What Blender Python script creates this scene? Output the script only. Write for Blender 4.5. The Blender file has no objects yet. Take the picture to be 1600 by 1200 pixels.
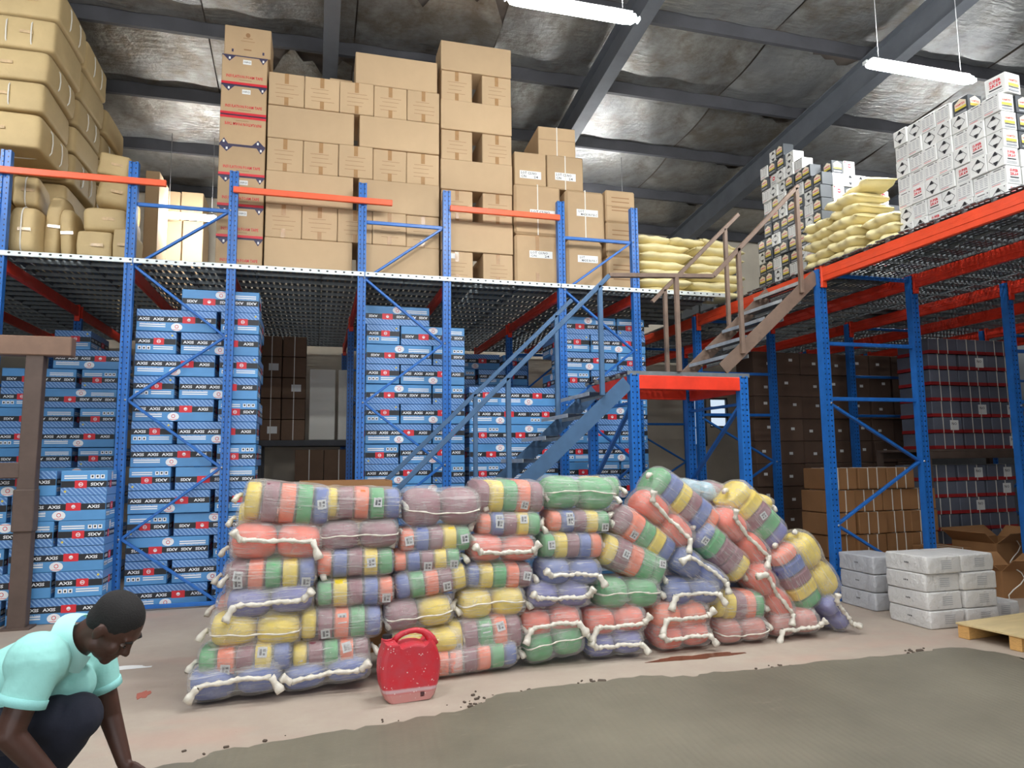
import bpy, math, random
import numpy as np
random.seed(7)
# ------------------------------------------------------------------ camera
CAM_H = 1.6; F_PX = 1100.0
YAW, PITCH, ROLL = (math.radians(a) for a in (15.6, 6.2, -0.62))
def cam_axes():
    cy, sy, cp, sp = math.cos(YAW), math.sin(YAW), math.cos(PITCH), math.sin(PITCH)
    fwd = np.array([sy*cp, cy*cp, sp]); right = np.array([cy, -sy, 0.0]); up = np.cross(right, fwd)
    return right*math.cos(ROLL)+up*math.sin(ROLL), -right*math.sin(ROLL)+up*math.cos(ROLL), fwd
C_R, C_U, C_F = cam_axes(); C_O = np.array([0.0, 0.0, CAM_H])
from mathutils import Matrix, Vector
scene = bpy.context.scene
col = scene.collection
cam_d = bpy.data.cameras.new('camera'); cam = bpy.data.objects.new('camera', cam_d); col.objects.link(cam)
cam_d.sensor_width = 36.0; cam_d.lens = F_PX/1600.0*36.0; cam_d.clip_start = 0.05
cam.matrix_world = Matrix([[C_R[i], C_U[i], -C_F[i], C_O[i]] for i in range(3)] + [[0, 0, 0, 1]])
scene.camera = cam
# ------------------------------------------------------------------ light
vs = scene.view_settings
vs.view_transform = 'Standard'; vs.look = 'None'; vs.gamma = 1.0; vs.use_curve_mapping = False
vs.exposure = 0.0
world = bpy.data.worlds.new('sky'); scene.world = world; world.use_nodes = True
wn = world.node_tree.nodes; wn['Background'].inputs[0].default_value = (0.80, 0.90, 1.0, 1); wn['Background'].inputs[1].default_value = 1.0
def area(name, loc, rot, sx, sy, watts, color):
    l = bpy.data.lights.new(name, 'AREA'); l.shape = 'RECTANGLE'; l.size = sx; l.size_y = sy; l.energy = watts; l.color = color
    o = bpy.data.objects.new(name, l); col.objects.link(o); o.location = loc; o.rotation_euler = rot
    return o
# daylight entering by the wide open loading doors behind the photographer
area('door_daylight', (-1.2, -5.7, 2.2), (math.radians(90), 0, 0), 8.0, 4.0, 260.0, (0.96, 0.98, 1.0))

# ------------------------------------------------------------------ helpers
def ray(px, py): return (px-800)/F_PX*C_R - (py-600)/F_PX*C_U + C_F
def at(px, py, x=None, y=None, z=None, d=None):
    r = ray(px, py)
    if d is not None: t = d
    elif x is not None: t = x/r[0]
    elif y is not None: t = y/r[1]
    else: t = (z-CAM_H)/r[2]
    return C_O + t*r
def lin(c):
    return tuple((v/255/12.92 if v/255 <= 0.04045 else ((v/255+0.055)/1.055)**2.4) for v in c)
class MB:
    def __init__(s): s.v = []; s.f = []; s.m = []; s.s = []
    def add(s, vs_, fs, mat=0, smooth=False):
        b = len(s.v); s.v += [tuple(map(float, p)) for p in vs_]
        for f in fs: s.f.append([i+b for i in f]); s.m.append(mat); s.s.append(smooth)
        return s
    def box(s, c, size, mat=0, bev=0.0, rot=None):
        hx, hy, hz = size[0]/2, size[1]/2, size[2]/2
        R = Matrix.Identity(3) if rot is None else rot
        P = lambda x, y, z: tuple(R @ Vector((x, y, z)) + Vector(c))
        if bev <= 0:
            vs_ = [(x*hx, y*hy, z*hz) for x in (-1, 1) for y in (-1, 1) for z in (-1, 1)]
            fs = [(0,1,3,2),(4,6,7,5),(0,4,5,1),(2,3,7,6),(0,2,6,4),(1,5,7,3)]
        else:
            vs_ = []; idx = {}
            for x in (-1, 1):
                for y in (-1, 1):
                    for z in (-1, 1):
                        for k in range(3):
                            h = [hx-bev, hy-bev, hz-bev]; h[k] += bev
                            idx[(x, y, z, k)] = len(vs_); vs_.append((x*h[0], y*h[1], z*h[2]))
            fs = []
            q4 = ((-1,-1),(1,-1),(1,1),(-1,1))
            for k in range(3):
                a, b = [i for i in range(3) if i != k]
                for sg in (-1, 1):
                    f = []
                    for p, q in q4:
                        t = [0, 0, 0]; t[k] = sg; t[a] = p; t[b] = q; f.append(idx[(*t, k)])
                    fs.append(f)
                for p, q in q4:
                    f = []
                    for sg, kk in ((-1, a), (1, a), (1, b), (-1, b)):
                        t = [0, 0, 0]; t[k] = sg; t[a] = p; t[b] = q; f.append(idx[(*t, kk)])
                    fs.append(f)
            for x in (-1, 1):
                for y in (-1, 1):
                    for z in (-1, 1): fs.append([idx[(x, y, z, k)] for k in range(3)])
            g = []
            for f in fs:
                a, b, c_ = (Vector(vs_[i]) for i in f[:3]); ctr = sum((Vector(vs_[i]) for i in f), Vector())/len(f)
                g.append(f if (b-a).cross(c_-a).dot(ctr) > 0 else f[::-1])
            fs = g
        return s.add([P(*p) for p in vs_], fs, mat)
    def beam(s, p, q, w, h, mat=0, up=(0, 0, 1), bev=0.0):
        p, q = Vector(p), Vector(q); y = (q-p).normalized(); x = y.cross(Vector(up)).normalized(); z = x.cross(y)
        R = Matrix((x, y, z)).transposed()
        return s.box((p+q)/2, (w, (q-p).length, h), mat, bev, R)
    def tube(s, pts, r, n=8, mat=0, cap=True, smooth=True):
        pts = [Vector(p) for p in pts]; rs = r if isinstance(r, (list, tuple)) else [r]*len(pts)
        vs_ = []; prev = None
        for i, p in enumerate(pts):
            t = (pts[min(i+1, len(pts)-1)]-pts[max(i-1, 0)]).normalized()
            if prev is None: a = t.cross(Vector((0, 0, 1)) if abs(t.z) < 0.9 else Vector((1, 0, 0))).normalized()
            else: a = (prev - t*prev.dot(t)).normalized()
            prev = a; b = t.cross(a)
            for k in range(n):
                an = 2*math.pi*k/n; vs_.append(p + a*(math.cos(an)*rs[i]) + b*(math.sin(an)*rs[i]))
        fs = [(i*n+k, i*n+(k+1) % n, (i+1)*n+(k+1) % n, (i+1)*n+k) for i in range(len(pts)-1) for k in range(n)]
        if cap: fs += [tuple(range(n))[::-1], tuple(range((len(pts)-1)*n, len(pts)*n))]
        return s.add(vs_, fs, mat, smooth)
    def prism(s, prof, z0, z1, mat=0):
        n = len(prof)
        vs_ = [(x, y, z0) for x, y in prof] + [(x, y, z1) for x, y in prof]
        fs = [(i, (i+1) % n, n+(i+1) % n, n+i) for i in range(n)] + [tuple(range(n))[::-1], tuple(range(n, 2*n))]
        return s.add(vs_, fs, mat)
    def quad(s, a, b, c, d, mat=0): return s.add([a, b, c, d], [(0, 1, 2, 3)], mat)
    def grid(s, fn, nu, nv, mat=0, smooth=True, wrap_u=False, wrap_v=False):
        vs_ = [fn(i/(nu if wrap_u else nu-1), j/(nv if wrap_v else nv-1)) for i in range(nu) for j in range(nv)]
        fs = [(i*nv+j, ((i+1) % nu)*nv+j, ((i+1) % nu)*nv+(j+1) % nv, i*nv+(j+1) % nv)
              for i in range(nu if wrap_u else nu-1) for j in range(nv if wrap_v else nv-1)]
        return s.add(vs_, fs, mat, smooth)
    def mesh(s, name, mats):
        me = bpy.data.meshes.new(name); me.from_pydata(s.v, [], s.f)
        for m in (mats if isinstance(mats, (list, tuple)) else [mats]): me.materials.append(m)
        me.polygons.foreach_set('material_index', s.m); me.polygons.foreach_set('use_smooth', s.s); me.update()
        return me
    def build(s, name, mats, parent=None, loc=(0, 0, 0), rot=(0, 0, 0)): return put(name, s.mesh(name, mats), parent, loc, rot)
def put(name, me, parent=None, loc=(0, 0, 0), rot=(0, 0, 0), scale=None):
    o = bpy.data.objects.new(name, me); col.objects.link(o); o.parent = parent
    o.location = tuple(map(float, loc)); o.rotation_euler = rot
    if scale: o.scale = scale
    return o
def tag(o, label, cat, group=None):
    o['label'] = label; o['category'] = cat
    if group: o['group'] = group
    return o
def thing(name, label, cat, loc=(0, 0, 0), rot=(0, 0, 0), group=None): return tag(put(name, None, None, loc, rot), label, cat, group)
def struct(o): o['kind'] = 'structure'; return o
ORD = ['lowest', 'second', 'third', 'fourth', 'fifth', 'sixth', 'seventh', 'eighth', 'ninth', 'tenth', 'eleventh', 'twelfth', 'thirteenth', 'fourteenth', 'fifteenth', 'sixteenth', 'seventeenth']

# ------------------------------------------------------------------ materials
MATS = {}
def nt(name):
    m = bpy.data.materials.new(name); m.use_nodes = True; t = m.node_tree; return m, t, t.nodes['Principled BSDF']
def nd(t, typ, **kw):
    n = t.nodes.new(typ)
    for k, v in kw.items():
        if k.startswith('i_'):
            key = k[2:]; n.inputs[int(key) if key.isdigit() else key].default_value = v
        else: setattr(n, k, v)
    return n
def coords(t, scale=(1, 1, 1), space='Object', rot=(0, 0, 0)):
    tc = nd(t, 'ShaderNodeTexCoord'); mp = nd(t, 'ShaderNodeMapping'); mp.inputs['Scale'].default_value = scale; mp.inputs['Rotation'].default_value = rot
    t.links.new(tc.outputs[space], mp.inputs['Vector']); return mp.outputs['Vector']
def math_n(t, op, a, b=None, c=None):
    n = nd(t, 'ShaderNodeMath', operation=op)
    for i, v in enumerate((a, b, c)):
        if v is None: continue
        if isinstance(v, (int, float)): n.inputs[i].default_value = v
        else: t.links.new(v, n.inputs[i])
    return n.outputs[0]
def mixc(t, fac, a, b):
    n = nd(t, 'ShaderNodeMix', data_type='RGBA')
    for i, v in ((0, fac), (6, a), (7, b)):
        if isinstance(v, (int, float)): n.inputs[i].default_value = v
        elif isinstance(v, tuple): n.inputs[i].default_value = (*v, 1) if len(v) == 3 else v
        else: t.links.new(v, n.inputs[i])
    return n.outputs[2]
def noise(t, vec, scale, detail=4, rough=0.6):
    n = nd(t, 'ShaderNodeTexNoise', i_Scale=scale, i_Detail=detail, i_Roughness=rough); t.links.new(vec, n.inputs['Vector']); return n.outputs['Fac']
def ramp(t, fac, lo, hi):
    n = nd(t, 'ShaderNodeMapRange'); n.inputs[1].default_value = lo; n.inputs[2].default_value = hi; t.links.new(fac, n.inputs[0]); return n.outputs[0]
def bump(t, bs, h, strength, dist=0.01):
    b = nd(t, 'ShaderNodeBump', i_Strength=strength, i_Distance=dist); t.links.new(h, b.inputs['Height']); t.links.new(b.outputs[0], bs.inputs['Normal'])
def pm(name, rgb, rough=0.6, metal=0.0, var=None, bmp=None, spec=0.5, dirt=None, rand=0.0, stretch=(1, 1, 1)):
    """plain procedural paint / paper / plastic. var=(scale,amount) tone mottling, bmp=(scale,strength,dist), dirt=(rgb,scale,lo,hi), rand = tone change per object"""
    if name in MATS: return MATS[name]
    m, t, b = nt(name); c = lin(rgb)
    b.inputs['Roughness'].default_value = rough; b.inputs['Metallic'].default_value = metal; b.inputs['Specular IOR Level'].default_value = spec
    out = None; vec = coords(t, stretch)
    if var:
        k = noise(t, vec, var[0]); k = ramp(t, k, 0.3, 0.7); a = var[1]
        out = mixc(t, k, tuple(max(0, v*(1-a)) for v in c), tuple(min(1, v*(1+a)) for v in c))
    if dirt:
        k = ramp(t, noise(t, vec, dirt[1], 6, 0.65), dirt[2], dirt[3]); out = mixc(t, k, out if out is not None else c, lin(dirt[0]))
    if rand:
        oi = nd(t, 'ShaderNodeObjectInfo'); hs = nd(t, 'ShaderNodeHueSaturation'); v = math_n(t, 'MULTIPLY_ADD', oi.outputs['Random'], 2*rand, 1-rand)
        t.links.new(v, hs.inputs['Value'])
        if out is None: hs.inputs['Color'].default_value = (*c, 1)
        else: t.links.new(out, hs.inputs['Color'])
        out = hs.outputs[0]
    if out is None: b.inputs['Base Color'].default_value = (*c, 1)
    else: t.links.new(out, b.inputs['Base Color'])
    if bmp: bump(t, b, noise(t, vec, bmp[0]), bmp[1], bmp[2])
    MATS[name] = m; return m
def emit(name, rgb, strength):
    m, t, b = nt(name); b.inputs['Base Color'].default_value = (1, 1, 1, 1); b.inputs['Emission Color'].default_value = (*rgb, 1); b.inputs['Emission Strength'].default_value = strength
    return m
def perforated(name, rgb, colx, pitch, r, axis_cols, axis_len, metal=0.0, rough=0.45, through=False, spread=None):
    """paint or zinc with punched slots: columns at +-colx (or every spread), one slot each pitch"""
    m, t, b = nt(name); b.inputs['Metallic'].default_value = metal; b.inputs['Roughness'].default_value = rough
    vec = coords(t); sp = nd(t, 'ShaderNodeSeparateXYZ'); t.links.new(vec, sp.inputs[0])
    u, l = sp.outputs[axis_cols], sp.outputs[axis_len]
    if spread:
        du = math_n(t, 'SUBTRACT', math_n(t, 'FRACT', math_n(t, 'MULTIPLY', u, 1/spread)), 0.5); du = math_n(t, 'MULTIPLY', du, spread)
    else: du = math_n(t, 'SUBTRACT', math_n(t, 'ABSOLUTE', u), colx)
    dl = math_n(t, 'MULTIPLY', math_n(t, 'SUBTRACT', math_n(t, 'FRACT', math_n(t, 'MULTIPLY', l, 1/pitch)), 0.5), pitch*0.75)
    d2 = math_n(t, 'ADD', math_n(t, 'MULTIPLY', du, du), math_n(t, 'MULTIPLY', dl, dl)); hole = math_n(t, 'LESS_THAN', d2, r*r)
    k = ramp(t, noise(t, vec, 6.0), 0.35, 0.75); c = lin(rgb)
    base = mixc(t, k, tuple(v*0.85 for v in c), tuple(min(1, v*1.12) for v in c))
    if through:
        t.links.new(base, b.inputs['Base Color']); t.links.new(math_n(t, 'SUBTRACT', 1.0, hole), b.inputs['Alpha'])
    else: t.links.new(mixc(t, hole, base, tuple(v*0.05 for v in c)), b.inputs['Base Color'])
    return m
M_BLUE = perforated('blue_upright_paint', (36, 108, 188), 0.026, 0.06, 0.0075, 0, 2, rough=0.38)
M_BLUE_PLAIN = pm('blue_brace_paint', (34, 104, 184), 0.38, var=(8, 0.12))
M_RED = pm('red_beam_paint', (226, 58, 34), 0.42, var=(5, 0.12), dirt=((120, 40, 30), 3, 0.62, 0.85))
M_ORANGE2 = pm('orange_edge_beam_paint', (238, 78, 40), 0.45, var=(5, 0.1))
M_ORANGE = pm('orange_rail_paint', (240, 96, 52), 0.45, var=(5, 0.1))
M_ZINC = perforated('perforated_zinc', (100, 106, 110), 0, 0.055, 0.016, 0, 1, metal=0.6, rough=0.5, through=True, spread=0.075)
M_ZINC_PLAIN = pm('zinc_edge', (200, 206, 206), 0.4, metal=0.55, var=(10, 0.15))
M_ZINC_SHADED = pm('shaded_zinc_flange', (126, 132, 134), 0.5, metal=0.5, var=(10, 0.15))  # darker copy of the edge zinc, underside shade put in its colour
M_BOLT = pm('zinc_bolt', (205, 205, 205), 0.3, metal=0.9)
M_SLATE = pm('slate_blue_steel', (66, 98, 132), 0.5, var=(6, 0.12))
M_BROWN = pm('brown_primer_steel', (116, 96, 82), 0.6, var=(6, 0.15), dirt=((70, 60, 55), 4, 0.6, 0.8))
M_POST = pm('dark_brown_steel', (92, 76, 68), 0.6, var=(5, 0.15))
M_DARKSTEEL = pm('dark_roof_steel', (62, 62, 66), 0.6, var=(3, 0.2))
# ------------------------------------------------------------------ room shell
XL, XR, YF, YB = -7.5, 14.0, -6.0, 14.6
ROOF_A, ROOF_S = 8.9, 0.13
roof_z = lambda y: ROOF_A - ROOF_S*y
def floor_mat():
    m, t, b = nt('dusty_concrete'); v = coords(t)
    k1 = ramp(t, noise(t, v, 0.55, 6, 0.62), 0.35, 0.68); k2 = ramp(t, noise(t, v, 3.5, 8, 0.7), 0.35, 0.7); k3 = ramp(t, noise(t, v, 16, 6, 0.7), 0.66, 0.76)
    c = mixc(t, k1, lin((168, 152, 138)), lin((178, 168, 152))); c = mixc(t, math_n(t, 'MULTIPLY', k2, 0.5), c, lin((160, 142, 130)))
    k4 = ramp(t, noise(t, coords(t, (0.8, 1.6, 1)), 0.9, 3, 0.5), 0.56, 0.72); c = mixc(t, math_n(t, 'MULTIPLY', k4, 0.45), c, lin((186, 148, 132)))
    c = mixc(t, math_n(t, 'MULTIPLY', k3, 0.55), c, lin((96, 82, 72)))
    t.links.new(c, b.inputs['Base Color']); b.inputs['Roughness'].default_value = 0.75; bump(t, b, noise(t, v, 30, 8, 0.7), 0.25, 0.004); return m
def screed_mat():
    m, t, b = nt('wet_cement'); v = coords(t)
    k = ramp(t, noise(t, v, 0.8, 6, 0.6), 0.3, 0.72); c = mixc(t, k, lin((100, 95, 82)), lin((126, 120, 104)))
    k2 = ramp(t, noise(t, coords(t, (1, 3, 1), rot=(0, 0, 0.5)), 2.2, 6, 0.7), 0.62, 0.78); c = mixc(t, math_n(t, 'MULTIPLY', k2, 0.5), c, lin((158, 150, 132)))
    t.links.new(c, b.inputs['Base Color'])
    w = nd(t, 'ShaderNodeTexWave', i_Scale=3.2, i_Distortion=3.0, i_Detail=3.0); w.bands_direction = 'X'; t.links.new(coords(t, (2.2, 0.5, 1), rot=(0, 0, 0.35)), w.inputs['Vector'])
    h = math_n(t, 'ADD', math_n(t, 'MULTIPLY', w.outputs['Fac'], 0.5), noise(t, v, 14, 8, 0.7))
    b.inputs['Roughness'].default_value = 0.5; bump(t, b, h, 0.35, 0.006); return m
M_FLOOR, M_SCREED = floor_mat(), screed_mat()
mb = MB(); mb.box(((XL+XR)/2, (YF+YB)/2, -0.1), (XR-XL, YB-YF, 0.2)); floor = struct(mb.build('floor', M_FLOOR))
# freshly laid cement screed with its ragged front edge, a few millimetres proud of the old slab
edge_px = [(60, 1228), (180, 1212), (300, 1190), (330, 1178), (420, 1160), (520, 1146), (600, 1132), (680, 1118), (745, 1103), (765, 1090), (840, 1076), (930, 1066), (1000, 1056), (1085, 1058), (1100, 1052), (1180, 1046), (1300, 1032), (1400, 1024), (1440, 1018), (1500, 1012), (1550, 1018), (1600, 1030), (1680, 1052), (1800, 1075)]
rng = random.Random(3); ed = []
for (a, b_), (c, d) in zip(edge_px, edge_px[1:]):
    for k in range(5):
        p = at(a+(c-a)*k/5, b_+(d-b_)*k/5, z=0.012); ed.append((p[0]+rng.uniform(-.02, .02), p[1]+rng.uniform(-.025, .025)))
mb = MB(); n = len(ed)
ed[0] = (-3.0, ed[0][1]); ed[-1] = (10, ed[-1][1])
vs_ = [(x, y, 0.016) for x, y in ed] + [(x, y-0.02, 0.016) for x, y in ed] + [(x, -3.0, 0.016) for x, y in ed] + [(x, y+0.01, -0.01) for x, y in ed]
fs = []
for i in range(n-1):
    fs += [(n+i, n+i+1, i+1, i), (2*n+i, 2*n+i+1, n+i+1, n+i), (i, i+1, 3*n+i+1, 3*n+i)]
mb.add(vs_, fs); struct(mb.build('wet_screed', M_SCREED))
# dirt crumbs lying along the screed edge
mb = MB(); rng = random.Random(5)
for k in range(70):
    i = rng.choice([14, 20, 22, 31, 40, 41, 42, 44, 45, 46, 47, 55, 68, 76, 77, 90, 92]); x, y = ed[i]; s = rng.uniform(.006, .02) * (2 if rng.random() < .1 else 1)
    mb.box((x+rng.gauss(0, .09), y+rng.uniform(-.03, .06)+abs(rng.gauss(0, .05)), s*.3), (s*rng.uniform(1, 2.2), s, s*.7), 0, s*.2, Matrix.Rotation(rng.uniform(0, 3), 3, 'Z'))
cr = tag(mb.build('cement_crumbs', pm('crumb_dirt', (88, 76, 66), 0.9)), 'dark crumbs of dried cement scattered along the ragged screed edge', 'debris'); cr['kind'] = 'stuff'

M_WALL = pm('wall_paint', (196, 186, 168), 0.8, var=(1.5, 0.1)); M_CLAD = pm('grey_cladding', (120, 124, 128), 0.7, var=(1.2, 0.15))
for nm, c, s, mt in (('wall_left', (XL-.05, (YF+YB)/2, 4.5), (.1, YB-YF, 11), M_CLAD), ('wall_right', (XR+.05, (YF+YB)/2, 4.5), (.1, YB-YF, 11), M_CLAD)):
    mb = MB(); mb.box(c, (s[0], s[1], 9.8)); struct(mb.build(nm, mt))
# back wall with two window openings (x0,x1,z0,z1)
wp = [at(1070, 690, y=YB), at(1103, 618, y=YB), at(1110, 668, y=YB), at(1137, 622, y=YB)]
openings = [(wp[0][0], wp[1][0], wp[0][2]-.1, wp[1][2]), (wp[2][0], wp[3][0], wp[2][2], wp[3][2])]
openings = [(min(a, b), max(a, b), c, d) for a, b, c, d in openings]
z0w = min(o[2] for o in openings); z1w = max(o[3] for o in openings); mb = MB()
def wb(x0, x1, z0, z1): mb.box(((x0+x1)/2, YB+.05, (z0+z1)/2), (x1-x0, .1, z1-z0))
wb(XL, XR, 0, z0w); wb(XL, XR, z1w, 7.2); xs = XL
for x0, x1, a, b in openings:
    wb(xs, x0, z0w, z1w)
    if a > z0w: wb(x0, x1, z0w, a)
    if b < z1w: wb(x0, x1, b, z1w)
    xs = x1
wb(xs, XR, z0w, z1w); struct(mb.build('wall_back', M_WALL))
M_FRAME = pm('window_frame_grey', (90, 96, 100), 0.5); M_GLASS, t, b = nt('window_glass'); b.inputs['Transmission Weight'].default_value = 1; b.inputs['Roughness'].default_value = 0.05; b.inputs['Base Color'].default_value = (.9, .95, 1, 1)
for i, (x0, x1, a, b_) in enumerate(openings):
    w = struct(put('window_%d' % (i+1), None, None, ((x0+x1)/2, YB+.05, a))); W, H = x1-x0, b_-a
    f = MB(); 
    for q in (-W/2+.02, W/2-.02): f.box((q, 0, H/2), (.04, .06, H))
    for q in (.02, H-.02, H*.36, H*.68): f.box((0, 0, q), (W, .06, .04))
    f.build('window_frame', M_FRAME, w)
    for k in range(3): g = MB(); g.box((0, 0, H*(.18+.32*k)), (W-.08, .006, H*.28)); g.build('pane', M_GLASS, w)
# front wall above and beside the open loading doors (unseen, behind the photographer); opening narrowed to cut light under the mezzanine
mb = MB(); mb.box((3.25, YF-.05, 7.8), (21.5, .1, 4.2)); mb.box((-6.4, YF-.05, 2.8), (2.2, .1, 5.7)); mb.box((8.4, YF-.05, 2.8), (11.2, .1, 5.7)); mb.box((-1.2, YF-.05, 5.0), (8.2, .1, 1.5)); struct(mb.build('wall_front', M_CLAD))
# roof
def foil_mat():
    m, t, b = nt('silver_foil_insulation'); v = coords(t); gv = coords(t, (1, 1, 1), 'Generated')
    k = ramp(t, noise(t, v, 0.9, 5, 0.6), 0.35, 0.7); c = mixc(t, k, lin((150, 150, 150)), lin((196, 196, 192)))
    oi = nd(t, 'ShaderNodeObjectInfo'); k2 = ramp(t, math_n(t, 'ADD', noise(t, v, 2.2, 6, 0.7), math_n(t, 'MULTIPLY', oi.outputs['Random'], .18)), 0.5, 0.75); c = mixc(t, math_n(t, 'MULTIPLY', k2, .75), c, lin((116, 104, 88)))
    t.links.new(c, b.inputs['Base Color']); b.inputs['Metallic'].default_value = 0.8; b.inputs['Roughness'].default_value = 0.40
    h = math_n(t, 'ADD', noise(t, coords(t, (1, 6, 1)), 2.5, 5, 0.6), math_n(t, 'MULTIPLY', noise(t, v, 9, 6, 0.7), 0.6)); bump(t, b, h, 0.5, 0.05); return m
M_FOIL = foil_mat()
M_FELT = pm('roof_underside_felt', (112, 102, 94), 0.85, var=(1.3, 0.3), bmp=(6, .4, .02))
ceil = put('ceiling', None); struct(ceil)
def roofpt(x, y, dz): return (x, y, roof_z(y)-dz)
mb = MB(); L0, L1 = YF-.3, YB+.3
mb.add([roofpt(XL-.2, L0, 0), roofpt(XR+.2, L0, 0), roofpt(XR+.2, L1, 0), roofpt(XL-.2, L1, 0), roofpt(XL-.2, L0, -.12), roofpt(XR+.2, L0, -.12), roofpt(XR+.2, L1, -.12), roofpt(XL-.2, L1, -.12)],
       [(0, 1, 2, 3), (4, 7, 6, 5), (0, 4, 5, 1), (2, 6, 7, 3), (0, 3, 7, 4), (1, 5, 6, 2)]); mb.build('roof_sheet', M_FELT, ceil)
PURLIN_Y = [9.85 + 1.54*k for k in range(-9, 4)]
RAFTER_X = [-3.9, 0.1, 4.0, 8.0, 12.0]
for i, y in enumerate(PURLIN_Y):
    mb = MB(); z = roof_z(y); a = .2; w = .065
    mb.prism([(-w/2, 0), (-w/2, -a), (w/2, -a), (w/2, -a+.02), (-w/2+.006, -a+.012), (-w/2+.006, -.008), (w/2, -.008), (w/2, 0)], XL, XR)
    o = mb.build('purlin', M_DARKSTEEL, ceil); o.matrix_world = Matrix(((0, 0, 1, 0), (1, 0, 0, y), (0, 1, 0, z-.005), (0, 0, 0, 1)))
for x in RAFTER_X:
    mb = MB(); up = (0, ROOF_S, 1)
    for dz, w, h in ((.21, .2, .016), (.43, .012, .42), (.64, .2, .016)):
        mb.beam(roofpt(x, YF, dz), roofpt(x, YB, dz), w, h, 0, up)
    mb.build('rafter', pm('rafter_steel', (86, 90, 96), .5, var=(3, .15)), ceil)
# foil insulation sheets hung between the purlins, several with torn hanging edges
rng = random.Random(11); variants = []
for k in range(7):
    nu, nv = 15, 9; cut = [0.0]*nu
    if k % 2: 
        c = rng.uniform(.1, .35)
        for i in range(nu): c = min(.6, max(0.0, c+rng.uniform(-.22, .2))); cut[i] = c
    sag = rng.uniform(.02, .06); ph = rng.uniform(0, 6)
    def fn(u, v, cut=cut, sag=sag, ph=ph, nu=nu):
        c = cut[min(nu-1, round(u*(nu-1)))]; vv = v*(1-c) if v > .5 else v*(1-c)
        return ((u-.5)*1.96, (.5-vv)*1.46, -.012-sag*math.sin(math.pi*vv)-.012*math.sin(u*14+ph+vv*5)-(c*.06*v*v))
    b = MB(); b.grid(fn, nu, nv); variants.append(b.mesh('foil_sheet', M_FOIL))
seq = 0
for i, y in enumerate(PURLIN_Y[5:-1]):
    for j in range(11):
        x = XL+1.0+1.98*j; seq += 1
        v = variants[(seq*3+i*2) % 7]; yc = y+.77
        put('foil_sheet', v, ceil, (x, yc, roof_z(yc)-.01), (-math.atan(ROOF_S), 0, 0))
# ------------------------------------------------------------------ tube lamps
M_TUBE = emit('lamp_diffuser_glow', (0.97, 0.99, 1.0), 165.0); M_CAP = pm('white_lamp_body', (225, 228, 230), 0.4); M_WIRE = pm('grey_wire', (150, 150, 150), 0.5)
def tube_lamp(p, q, label, group=None):
    p, q = Vector(p), Vector(q); ctr = (p+q)/2; L = (q-p).length
    o = thing('tube_lamp', label, 'lamp', ctr, (0, 0, math.atan2(q.y-p.y, q.x-p.x)), group)
    mb = MB()
    def fn(u, v):
        e = (1-abs(2*u-1)**16)**.5 if 0 < u < 1 else 0.0; a = 2*math.pi*v
        return ((u-.5)*L, math.cos(a)*.075*max(e, .02), math.sin(a)*.042*max(e, .02))
    mb.grid(fn, 25, 14, wrap_v=True); mb.build('diffuser', M_TUBE, o)
    b = MB(); b.box((0, 0, .05), (L*.9, .07, .03), 0, .008); b.build('housing', M_CAP, o)
    for s in (-1, 1):
        c = MB(); c.box((s*(L/2+.004), 0, 0), (.02, .07, .045), 0, .008); c.build('end_cap', M_CAP, o)
        top = roof_z(ctr.y)-.05-ctr.z; w = MB(); w.tube([(s*L*.38, 0, .06), (s*L*.38, 0, top)], .004, 6); w.build('hanging_wire', M_WIRE, o)
    return o
A, B = at(790, -4, y=5.6), at(997, 29, y=5.6); tube_lamp(A, (B[0], B[1], A[2]), 'long white tube lamp hung above the wall of plain brown cartons', 'hanging tube lamps')
A, B = at(1352, 98, y=6.0), at(1521, 120, y=6.0); tube_lamp(A, (B[0], B[1], A[2]), 'long white tube lamp hung above the white and black cartons', 'hanging tube lamps')
A, B = at(253, 336, y=12.6), at(341, 349, y=12.6); tube_lamp((A[0], A[1], A[2]), (B[0], A[1], A[2]), 'tube lamp glowing far back above the deck beside the foam tape cartons', 'hanging tube lamps')
for x, y in [(a, 3.3) for a in (-5.2, -1.7, 1.8, 5.3, 8.8)] + [(a, .6) for a in (-3.5, .5, 4.3)] + [(10.5, 9.5), (-5.2, 6.5), (4.4, 11.8)]:  # added lamps out of view, most to raise overhead light on the floor
    tube_lamp((x, y, 6.0), (x+1.25, y, 6.0), 'added tube lamp out of view, hanging on wires from the roof', 'hanging tube lamps')
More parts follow.
